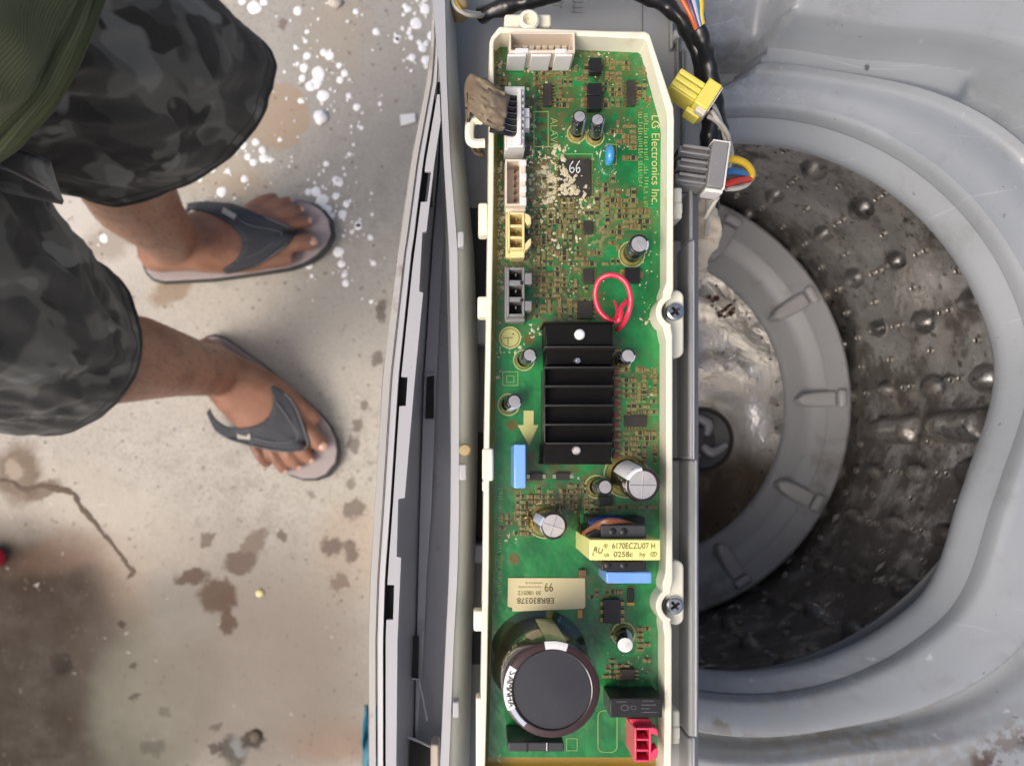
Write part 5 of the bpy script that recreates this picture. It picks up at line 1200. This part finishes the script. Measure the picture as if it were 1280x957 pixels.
# ------------------------------------------------------------------ leads and plugs
# brown wrapped lead plugged into the ribbon socket
ld=thing('wrapped_cable','brown tape wrapped flat cable bent over the left tray wall into a white plug','cable',P(620,150,ZB+.012))
mb=MB(); mb.pbox(634,166,655,184,ZB+.002,ZB+.014); mb.pbox(646.5,110,652,180,ZB+.002,ZB+.0155); mb.pbox(632,109,656,120,ZB+.002,ZB+.0125)
plg=mb.build('plug',M['white'],ld,bevel=.0004)
mb=MB()
for k in range(8): mb.pbox(652,114+k*8,655,118+k*8,ZB+.010,ZB+.0145)
for y0,y1 in ((135,146),(147,160)): mb.pbox(653,y0,662,y1,ZB+.006,ZB+.011)
mb.split('plug_rib',M['white'],plg,bevel=.0003)
for k in range(7):
    y=121+k*7.6
    MB().tube([P(612,112+k*8.4,ZB+.017),P(626,118+k*7.8,ZB+.0165),P(638,y+1,ZB+.0150),P(648,y+2,ZB+.011)],.00105,8,n=5).build('flat_wire',M['sleeve'],ld,smooth=80)
mb=MB()
for k in range(6):
    y=125+k*7.6; mb.tube([P(628,122+k*7.8,ZB+.0166),P(638,y+1.5,ZB+.0158),P(647,y+2,ZB+.0125)],.00022,6,n=4)
mb.split('wire_glint',M['printgrey'],ld)
rows=[]; U=26; V=20
for i in range(U):
    u=i/(U-1); row=[]
    for j in range(V):
        v=j/(V-1)
        # top edge and bottom edge of the wrap, from inside the console up over the wall to the plug
        top=spline([Vector((592,178,-.020)),Vector((581,140,-.012)),Vector((581,108,.006)),Vector((588,92,.015)),Vector((606,98,.021)),Vector((622,109,.0215)),Vector((638,119,.019))],8)
        bot=spline([Vector((606,196,-.020)),Vector((589,188,-.012)),Vector((585,166,.004)),Vector((586,140,.013)),Vector((598,150,.0185)),Vector((610,158,.0195)),Vector((629,166,.018))],8)
        k=u*(len(top)-1); a=int(min(k,len(top)-2)); f=k-a
        tp=top[a].lerp(top[a+1],f); bt=bot[a].lerp(bot[a+1],f); q=tp.lerp(bt,v)
        z=q.z+.0045*math.sin(math.pi*v)*(1 if u>.35 else .5)+.0022*noise.noise(Vector((u*9,v*3+u*5,2)))+.0009*noise.noise(Vector((u*20,v*9,4)))-.002*max(0,.12-abs(noise.noise(Vector((u*6+v*4,v*5,7)))))/.12
        x=q.x+1.4*noise.noise(Vector((u*7,v*5,9))); y=q.y+1.6*noise.noise(Vector((u*8,v*4,5)))
        row.append(P(x,y,ZB+z))
    rows.append(row)
MB().grid(rows).build('tape_wrap',M['brownwrap'],ld,solid=.0012,smooth=70)
# ---- wiring harness
hn=thing('wiring_harness','black taped wiring harness looping over the grey console behind the board','cable',P(870,60,.86))
mb=MB()
def sl(pts,r,m,nm,n=8,seg=14,flat=1,rough=0):
    q=MB().tube([P(*p) for p in pts],r,seg,n=n,flat=flat)
    if rough: q.v=[tuple(Vector(v)+rough*Vector((noise.noise(Vector(v)*170),noise.noise(Vector(v)*170+Vector((7,3,1))),noise.noise(Vector(v)*210+Vector((1,9,4)))))) for v in q.v]
    return q.build(nm,M[m],hn,smooth=80)
sl([(600,19,.85),(612,15,.853),(636,8,.856),(664,0,.858),(700,-10,.86),(760,-16,.862),(800,-8,.862),(828,4,.860),(850,24,.858),(868,52,.852),(879,84,.846),(886,120,.840),(889,160,.836),(888,200,.83),(886,240,.826)],[.0036,.0036,.0036,.0036,.0036,.0042,.005,.0052],'sleeve','black_sleeve',n=16,rough=.0011)
sl([(872,36,.858),(878,50,.856),(884,74,.850),(890,104,.846),(896,140,.840),(898,180,.834),(893,222,.828),(888,262,.822)],[.0034,.004,.0042,.0042],'sleeve','black_sleeve',n=16,rough=.0011)
sl([(886,240,.826),(883,268,.824),(880,292,.822),(876,318,.815),(870,340,.805),(862,358,.79)],[.0052,.0058,.0060,.0050,.0030],'clothtape','cloth_wrap',n=18,seg=22,flat=.75,rough=.0036)
for x,m,dx in ((853,'wireorange',0),(860,'wirepurple',0),(866,'printgrey',0),(870,'wireblue',0),(876,'wireyellow',0)):
    sl([(x-8,-20,.862),(x,0,.862),(x+ (877-x)*.45,20,.861),(876+(x-864)*.35,40,.858)],.00125,m,'coloured_wire',seg=8)
sl([(866,-20,.860),(873,2,.860),(879,22,.858),(880,42,.856)],.0011,'wireblue','coloured_wire',seg=8)
for (pts,m) in (([(564,-4,.868),(569,9,.868),(580,17,.866),(592,20,.862),(606,19,.853)],'wirewhite'),([(566,-8,.866),(572,8,.867),(584,19,.864),(604,21,.852)],'wireyellow'),([(570,-6,.866),(576,10,.864),(588,16,.860),(604,17,.852)],'wirewhite')): sl(pts,.00085,m,'coloured_wire',seg=8)
mb=MB(); mb.pbox(562,-8,585,9,.852,.8665); mb.build('brown_grommet',M['tan'],hn,bevel=.003)
sl([(884,246,.828),(884,275,.83),(882,296,.832)],.0009,'wirewhite','coloured_wire',seg=8)
# ---- yellow plug hanging on two white wires
def oriented(px,py,z,rot,tilt=0): return Matrix.Translation(P(px,py,z))@Matrix.Rotation(R(rot),4,'Z')@Matrix.Rotation(R(tilt),4,'Y')
yp=thing('connector_plug','lemon yellow plug on two white wires hanging beside the board corner','plug',P(866,120,.868),'loose connector plugs')
mt=oriented(866,119,.872,-33,0); k=S(1,.872)
def lbox(mb,mt,x0,y0,z0,x1,y1,z1,mi=0):
    o=len(mb.v); mb.box(x0,y0,z0,x1,y1,z1,mi); mb.v[o:]=[tuple(mt@Vector(v)) for v in mb.v[o:]]
def pk(*a): return [q*k for q in a]
mb=MB(); lbox(mb,mt,*pk(6,-18),-.007,*pk(25,17),.008); yb=mb.build('plug_body',M['yplug'],yp,bevel=.0006)
mb=MB(); lbox(mb,mt,*pk(-30,-13),-.006,*pk(6,13),.0045)
for y in (-12.5,-4,4.5): lbox(mb,mt,*pk(-29.5,y),.0045,*pk(6,y+6.5),.0062)
mb.split('plug_nose',M['yplug'],yp,bevel=.0005)
mb=MB(); lbox(mb,mt,*pk(2,-25),-.004,*pk(22,-18.2),.003); mb.build('latch_arm',M['yplug'],yp,bevel=.0006)
mb=MB(); lbox(mb,mt,*pk(12,-24),.0032,*pk(25.5,-14),.0066); lbox(mb,mt,*pk(25,-17),-.006,*pk(27,17),.0070); mb.split('rear_seal',M['wirewhite'],yp,bevel=.0006)
for pts in ([(889,138,.868),(897,150,.866),(904,158,.862),(911,172,.856),(912,192,.846),(908,206,.838)],[(886,146,.868),(896,152,.864),(905,164,.858),(913,180,.85),(915,198,.842),(910,212,.836)],[(892,132,.868),(900,150,.86),(907,176,.852),(909,196,.842),(905,212,.834)]):
    MB().tube([P(*p) for p in pts],.00095,8,n=6).build('white_wire',M['wirewhite'],yp,smooth=80)
# ---- grey three pole plug
gp=thing('connector_plug','grey three pole plug with yellow, blue and red wires beside the board','plug',P(878,210,.868),'loose connector plugs')
mt=oriented(878,210,.876,-8,0); k=S(1,.876)
mb=MB(); lbox(mb,mt,*pk(4,-28),-.010,*pk(24,28),.006); gb=mb.build('plug_body',M['greyplug'],gp,bevel=.0005)
mb=MB()
for y in (-26,-8.5,9): lbox(mb,mt,*pk(-33,y+1),-.008,*pk(4,y+13.5),.0012); lbox(mb,mt,*pk(-33,y+1),.0013,*pk(4,y+4),.0046); lbox(mb,mt,*pk(-30,y+9.5),.0013,*pk(4,y+13.5),.0036)
mb.split('plug_nose',M['greyplug'],gp,bevel=.0004)
mb=MB(); lbox(mb,mt,*pk(-30,-24),-.0095,*pk(4,24),-.0065); mb.build('nose_gap_shade',M['black'],gp)  # black slab added to darken the gaps between the nose fingers
mb=MB()
for y in (-26,-8.5,9): lbox(mb,mt,*pk(-33.5,y+3),-.006,*pk(-32.5,y+11),.0005)
mb.split('contact_hole',M['void'],gp)
mb=MB(); lbox(mb,mt,*pk(24,-29),-.009,*pk(27,29),.0055); lbox(mb,mt,*pk(4,-33),-.004,*pk(26,-28.2),.0045); lbox(mb,mt,*pk(4,28),-.0035,*pk(26,29.5),.0062); mb.split('rear_seal',M['white'],gp,bevel=.0005)
mb=MB()
for x,y in ((10,18),(10,0),(10,-18)): lbox(mb,mt,*pk(x,y),.006,*pk(x+1.6,y+1.6),.0063)
mb.split('mould_dot',M['wallgrey'],gp)
for m,pts in (('wireyellow',[(908,199,.872),(922,200,.870),(934,206,.866),(940,216,.861),(937,224,.858)]),('wireblue',[(907,215,.870),(916,214,.868),(928,216,.864),(936,222,.858)]),('wirered',[(906,232,.868),(914,228,.868),(926,225,.864),(937,224,.859)]),('wirewhite',[(908,236,.862),(922,235,.860),(934,230,.856),(942,219,.853)])):
    MB().tube([P(*p) for p in pts],.00155 if m!='wirewhite' else .0012,10,n=6).build('coloured_wire',M[m],gp,smooth=80)
MB().tube([P(898,246,.866),(P(890,258,.862)),P(882,272,.856)],.0009,8,n=5).build('coloured_wire',M['wirewhite'],gp,smooth=80)
# ------------------------------------------------------------------ the person standing beside the machine
from mathutils.bvhtree import BVHTree
def ell(c,ax,rx,ry,n=28,up=None,pw=2.0):
    """ring round centre c, normal ax"""
    ax=Vector(ax).normalized(); u=Vector(up) if up else Vector((0,0,1))
    x=(u-ax*u.dot(ax)).normalized(); y=ax.cross(x); out=[]
    for i in range(n):
        a=2*math.pi*i/n; ca,sa=math.cos(a),math.sin(a)
        out.append(Vector(c)+x*rx*math.copysign(abs(ca)**(2/pw),ca)+y*ry*math.copysign(abs(sa)**(2/pw),sa))
    return out
mb=MB(); feet={}
def add_foot(nm,H,T,knee,hip,toes,bases,shin_top):
    H=P(*H,.03); T=P(*T,.03); H.z=T.z=0; d=(T-H); Lf=d.length; d.normalize(); z0=.022
    side=Vector((-d.y,d.x,0)); secs=[]
    for t,w,hh,zc in ((-.005,.012,.014,.030),(.02,.025,.024,.028),(.08,.031,.031,.031),(.16,.033,.042,.041),(.25,.037,.047,.047),(.35,.044,.042,.045),(.46,.048,.033,.038),(.58,.049,.026,.031),(.68,.046,.020,.026),(.76,.045,.0165,.0215),(.82,.040,.013,.018)):
        c=H+d*Lf*t+Vector((0,0,z0+zc-.006)); secs.append(ell(c,d,hh,w,26,pw=2.3))
    mb.loft(secs)
    for (tp,bs,r) in zip(toes,bases,(.0128,.0092,.0088,.0083,.0080)):
        a=P(*bs,.040); b=P(*tp,.034); a.z=z0+.017; b.z=z0+r*.95; m=a.lerp(b,.55); m.z=max(a.z,b.z)+.0045; e=b+(b-a).normalized()*r*.55; e.z=z0+r*.75
        mb.tube([a,m,b,e],[r*1.0,r*.93,r*1.03,r*.95,r*.35],14,n=5)
    an=H+d*Lf*.22; an.z=.085
    k=Vector(knee); hp=Vector(hip); st=Vector(shin_top); secs=[]
    path=[(an+Vector((0,0,-.045)),.032,.037),(an,.035,.041),(an.lerp(st,.18),.036,.040),(an.lerp(st,.4)-d*.008,.041,.044),(an.lerp(st,.68)-d*.014,.048,.051),(st-d*.010,.050,.052),(k,.050,.054),(k.lerp(hp,.35),.068,.070),(k.lerp(hp,.75),.080,.085),(hp,.082,.090)]
    for i,(c,a,b) in enumerate(path):
        t=(path[min(i+1,len(path)-1)][0]-path[max(i-1,0)][0])
        secs.append(ell(c,t,b,a,26,up=d))
    mb.loft(secs); feet[nm]=(H,d,Lf,side,z0)
RT=[(402,556),(387,574),(371,582),(354,587),(333,580)]; RB=[(366,516),(357,534),(344,542),(330,548),(314,550)]
LT=[(389,302),(384,276),(374,262),(361,251),(343,246)]; LB=[(340,312),(338,290),(332,277),(322,268),(308,262)]
add_foot('right',(247,437),(412,573),(-.415,.100,.49),(-.475,.165,.86),RT,RB,(-.378,.097,.40))
add_foot('left',(182,320),(404,292),(-.325,.312,.49),(-.47,.33,.86),LT,LB,(-.362,.308,.38))
secs=[]
for c,rx,ry in (((-.46,.245,.76),.10,.15),((-.47,.245,.86),.13,.175),((-.465,.25,.98),.115,.16),((-.455,.25,1.12),.12,.165),((-.45,.25,1.27),.115,.18),((-.45,.25,1.34),.07,.12)):
    secs.append(ell(c,(0,0,1),rx,ry,28,up=(1,0,0)))
mb.loft(secs)
body=mb.build('person',M['skin'],origin=(-.4,.23,0),smooth=180,fix=False)
rm=body.modifiers.new('remesh','REMESH'); rm.mode='VOXEL'; rm.voxel_size=.0029; rm.use_smooth_shade=True
sm=body.modifiers.new('smooth','SMOOTH'); sm.factor=.5; sm.iterations=4
tag(body,'person in dark camouflage shorts, olive shirt and flip flops standing beside the washing machine','person')
bpy.context.view_layer.update()
dg=bpy.context.evaluated_depsgraph_get(); ev=body.evaluated_get(dg); me=bpy.data.meshes.new_from_object(ev)
me.materials.clear(); me.materials.append(M['skin'])
body.modifiers.clear(); body.data=me
me.polygons.foreach_set('use_smooth',[True]*len(me.polygons))
bv=BVHTree.FromPolygons([v.co+body.location for v in me.vertices],[tuple(p.vertices) for p in me.polygons])
EYE=Vector((0,0,CZ))
def on_foot(px,py,off=.0025,fallback=.026):
    d=(P(px,py,0)-EYE).normalized(); hit=bv.ray_cast(EYE,d)
    if hit[0] is None or hit[0].z<fallback or hit[0].z>.14: q=P(px,py,fallback)
    else: q=hit[0]+hit[1]*off
    return q
# fine dark hair on the shins
rh=random.Random(8); hm=MB(); cand=[p for p in me.polygons if .12<(p.center.z+body.location.z)<.46]
for k in range(1500):
    p=rh.choice(cand); c=p.center+body.location; nrm=p.normal
    t=Vector((rh.uniform(-.5,.5),rh.uniform(-.5,.5),-1)); t=(t-nrm*t.dot(nrm)).normalized(); l=rh.uniform(.006,.014)
    w=t.cross(nrm)*.00016; a=c-nrm*.0003; b=c+nrm*.0016+t*l*.5; d_=c+nrm*.0020+t*l
    hm.add([a-w,a+w,b+w*.8,b-w*.8,d_],[(0,1,2,3),(3,2,4)])
tag(hm.build('leg_hair',mat('dark_leg_hair',(.02,.014,.010),.6),body,smooth=0),kind='stuff')
# toenails
for tp in (RT,LT):
    for i,(x,y) in enumerate(tp[:4]):
        nm='right' if tp is RT else 'left'; H,d,Lf,side,z0=feet[nm]
        r=(.0068,.0042,.004,.0036)[i]; q=on_foot(x+(2 if nm=='right' else 3),y+(2 if nm=='right' else -1),.0002)
        mb=MB(); mt=Matrix.Translation(q)@(Vector((-.25*d.x,-.25*d.y,1)) if False else Vector((.35*d.x,.35*d.y,1))).to_track_quat('Z','Y').to_matrix().to_4x4()
        mb.lathe([(r,-.0008),(r*.9,.0004),(0,.0009)],mt,14,cap1=False); mb.build('toenail',M['nail'],body,smooth=60)
# flip flops
def strip(inn,out,n=4):
    a=spline([Vector((x,y,0)) for x,y in inn],n); b=spline([Vector((x,y,0)) for x,y in out],n); m=6; rows=[]
    k=max(len(a),len(b))
    for j in range(m):
        row=[]
        for i in range(k):
            p=a[round(i*(len(a)-1)/(k-1))]; q=b[round(i*(len(b)-1)/(k-1))]; w=p.lerp(q,j/(m-1)); row.append(on_foot(w.x,w.y,.0028))
        rows.append(row)
    for _ in range(3):
        new=[]
        for j,row in enumerate(rows):
            new.append([ (row[max(i-1,0)]+row[i]*2+row[min(i+1,k-1)]+rows[max(j-1,0)][i]+rows[min(j+1,m-1)][i])/6 for i in range(k)])
        for j in range(m):
            for i in range(k): rows[j][i]=Vector((rows[j][i].x,rows[j][i].y,max(rows[j][i].z,new[j][i].z)))
    return rows
for nm in ('right','left'):
    H,d,Lf,side,z0=feet[nm]; sgn=1 if nm=='right' else -1
    left=[];right=[]
    prof=[(-.045,.012),(-.03,.024),(0,.034),(.06,.040),(.2,.043),(.35,.046),(.5,.048),(.65,.051),(.78,.053),(.88,.050),(.96,.041),(1.02,.028),(1.055,.012)]
    for t,w in prof: left.append(H+d*Lf*t+side*(w+.0)); right.append(H+d*Lf*t-side*w)
    sh=-.012*sgn                                   # the toe end bends towards the small toes
    def bend(p):
        t=(p-H).dot(d)/Lf; return p+side*sh*sstep(.3,1,t)
    poly=[bend(p)[:2] for p in left]+[bend(p)[:2] for p in right[::-1]]
    sole=MB().prism(poly,.001,.018).build('sandal',M['soleside'],body,bevel=.004,seg=3)
    c=Vector((sum(p[0] for p in poly)/len(poly),sum(p[1] for p in poly)/len(poly)))
    p2=[tuple(c+(Vector(p)-c)*.965) for p in poly]
    MB().prism(p2,.0178,.0225).build('footbed',M['sole'],sole,bevel=.0015)
    if nm=='right':
        inn=[(338,484),(341,500),(338,516),(328,527),(312,533),(288,534),(270,524),(262,510)]; out=[(341,482),(355,492),(368,508),(383,543),(381,560),(358,564),(318,558),(286,548),(268,536),(258,516)]
        seam=[(345,502),(360,522),(372,546),(352,552),(318,545),(296,541)]; bad=(306,544,18,-8)
    else:
        inn=[(232,265),(248,264),(262,267),(284,279),(297,292),(302,304),(299,318),(292,327),(278,336)]; out=[(234,254),(256,252),(294,258),(331,273),(363,284),(368,293),(360,305),(337,321),(316,333),(284,341)]
        seam=[(285,266),(310,282),(352,292),(330,312),(308,322)]; bad=(286,270,18,28)
    MB().grid(strip(inn,out)).build('strap',M['strap'],sole,solid=.0025,smooth=80)
    MB().tube([on_foot(x,y,.0036) for x,y in seam],.0012,8,n=5).build('strap_seam',M['stitch'],sole,smooth=80)
    MB().tube([on_foot(x,y,.0032) for x,y in (out[1:-1])],.0016,8,n=4).build('strap_edge',M['stitch'],sole,smooth=80)
    x,y,l,an=bad; q=[on_foot(x+dx*l/2*math.cos(R(an))-dy*3*math.sin(R(an)),y+dx*l/2*math.sin(R(an))+dy*3*math.cos(R(an)),.0052) for dx,dy in ((-1,-1),(1,-1),(1,1),(-1,1))]
    m_=MB(); m_.add(q,[(0,1,2,3)]); m_.build('strap_badge',M['badge'],sole,solid=.001,smooth=0)
# shorts: two flared legs and a seat, with modelled folds
def cloth(secs,n,steps,amp,seed,fold=1.0):
    """secs: (centre, rx, ry, angle) from hem up; returns rows with folds"""
    rows=[]; cs=spline([Vector(s[0]) for s in secs],steps); K=len(cs)
    for i in range(K):
        u=i/(K-1)*(len(secs)-1); k=min(int(u),len(secs)-2); f=u-k
        rx=secs[k][1]+(secs[k+1][1]-secs[k][1])*f; ry=secs[k][2]+(secs[k+1][2]-secs[k][2])*f; an=secs[k][3]+(secs[k+1][3]-secs[k][3])*f
        row=[]
        for j in range(n):
            a=2*math.pi*j/n; ca,sa=math.cos(a),math.sin(a)
            w=amp*(.9*math.sin(5*a+seed+u*1.6)+.6*math.sin(9*a-seed*2+u*2.4)+.5*math.sin(13*a+u*3))*(.35+.65*(1-min(1,u/(len(secs)-1))))
            wf=.25+.75*sstep(0,1.2,u)
            w+=amp*3.4*noise.noise(Vector((ca*2.2+seed,sa*2.2,u*.8)))+amp*2.4*(.5-abs(noise.noise(Vector((ca*4.2+u*.8,sa*4.2-u*.5,seed+u*.45)))*2))+amp*1.3*noise.noise(Vector((ca*4+seed,sa*4,u*1.7)))
            s_=abs(noise.noise(Vector((ca*3.0+u*.9,sa*3.0-u*.6,u*2.2+seed)))); w-=amp*2.2*fold*max(0,.22-s_)/.22*.6
            w*=wf; p=Vector((ca*(rx+w),sa*(ry+w),0)); p.rotate(Matrix.Rotation(R(an),3,'Z')); row.append(cs[i]+p)
        rows.append(row)
    return rows
SH=camo_material(); mb=MB()
L_=cloth([((-.296,.334,.445),.118,.068,34),((-.312,.334,.50),.118,.078,32),((-.340,.333,.58),.116,.086,28),((-.385,.325,.68),.115,.10,20),((-.43,.31,.78),.115,.11,10),((-.46,.29,.87),.12,.12,0)],150,20,.0024,1.3,.4)
R__=cloth([((-.412,.112,.448),.092,.089,20),((-.415,.115,.50),.096,.090,20),((-.415,.138,.58),.100,.100,15),((-.425,.165,.68),.105,.105,10),((-.445,.19,.78),.11,.11,5),((-.46,.21,.87),.12,.12,0)],150,20,.0024,4.1,.4)
S_=cloth([((-.425,.225,.70),.070,.075,0),((-.44,.225,.74),.10,.12,0),((-.455,.235,.80),.125,.155,0),((-.46,.245,.90),.13,.165,0),((-.46,.25,1.0),.125,.165,0)],150,14,.004,2.2)
shd=[]
mb.grid(L_,closed=True); mb.grid(R__,closed=True); mb.grid(S_,closed=True)
sh=mb.build('shorts',SH,body,origin=(-.4,.23,.45),smooth=80,solid=.0022)
m=MB()
for rows in (L_,R__):
    q=rows[0]+rows[0][:1]; m.tube([p+Vector((0,0,.001)) for p in q],.0022,6); q=rows[7]+rows[7][:1]; m.tube([p*1 for p in q],.0007,5)
m.build('hem_seam',mat('hem_thread',(.04,.042,.042),.85,var=.3,vscale=200),sh)
# fly flap with its stitched edge between the legs
m=MB(); rows=[]
for i in range(10):
    row=[]
    for j in range(10):
        u,v=i/9,j/9; a=P(-60+(60+60)*u,150+(205-150)*u,.70); b=P(-70+(78+70)*u,225+(256-225)*u,.66); q=a.lerp(b,v); q.z+=.01*math.sin(math.pi*u)*math.sin(math.pi*v); row.append(q)
    rows.append(row)
m.grid(rows).build('flap',SH,sh,solid=.003)
m=MB(); m.tube([P(-20,203,.700),P(15,214,.697),P(62,238,.683)],.0009,6,n=6); m.build('flap_stitch',mat('pale_thread',(.16,.15,.14),.8),sh)
# shirt
T_=cloth([((-.390,.303,.772),.192,.181,0),((-.396,.298,.80),.190,.180,0),((-.41,.285,.90),.175,.178,0),((-.42,.265,1.04),.165,.18,0),((-.43,.255,1.18),.15,.19,0),((-.44,.25,1.31),.125,.19,0),((-.445,.25,1.36),.06,.10,0)],170,16,.0038,6.3,.5)
mb=MB().grid(T_,closed=True); shirt=mb.build('shirt',shirt_material(),body,origin=(-.4,.28,.77),smooth=80,solid=.002)
m=MB(); m.grid([T_[0],[p+Vector((0,0,-.004)) for p in T_[0]]],closed=True) if False else None
m=MB(); m.tube(T_[0]+T_[0][:1],.003,8); m.tube([p+Vector((p.x+.42,p.y-.28,0)).normalized()*.0006 for p in T_[9]+T_[9][:1]],.0012,6); m.build('hem_band',mat('olive_rib',(.04,.048,.018),.9,var=.2,vscale=300,bump=.3),shirt)
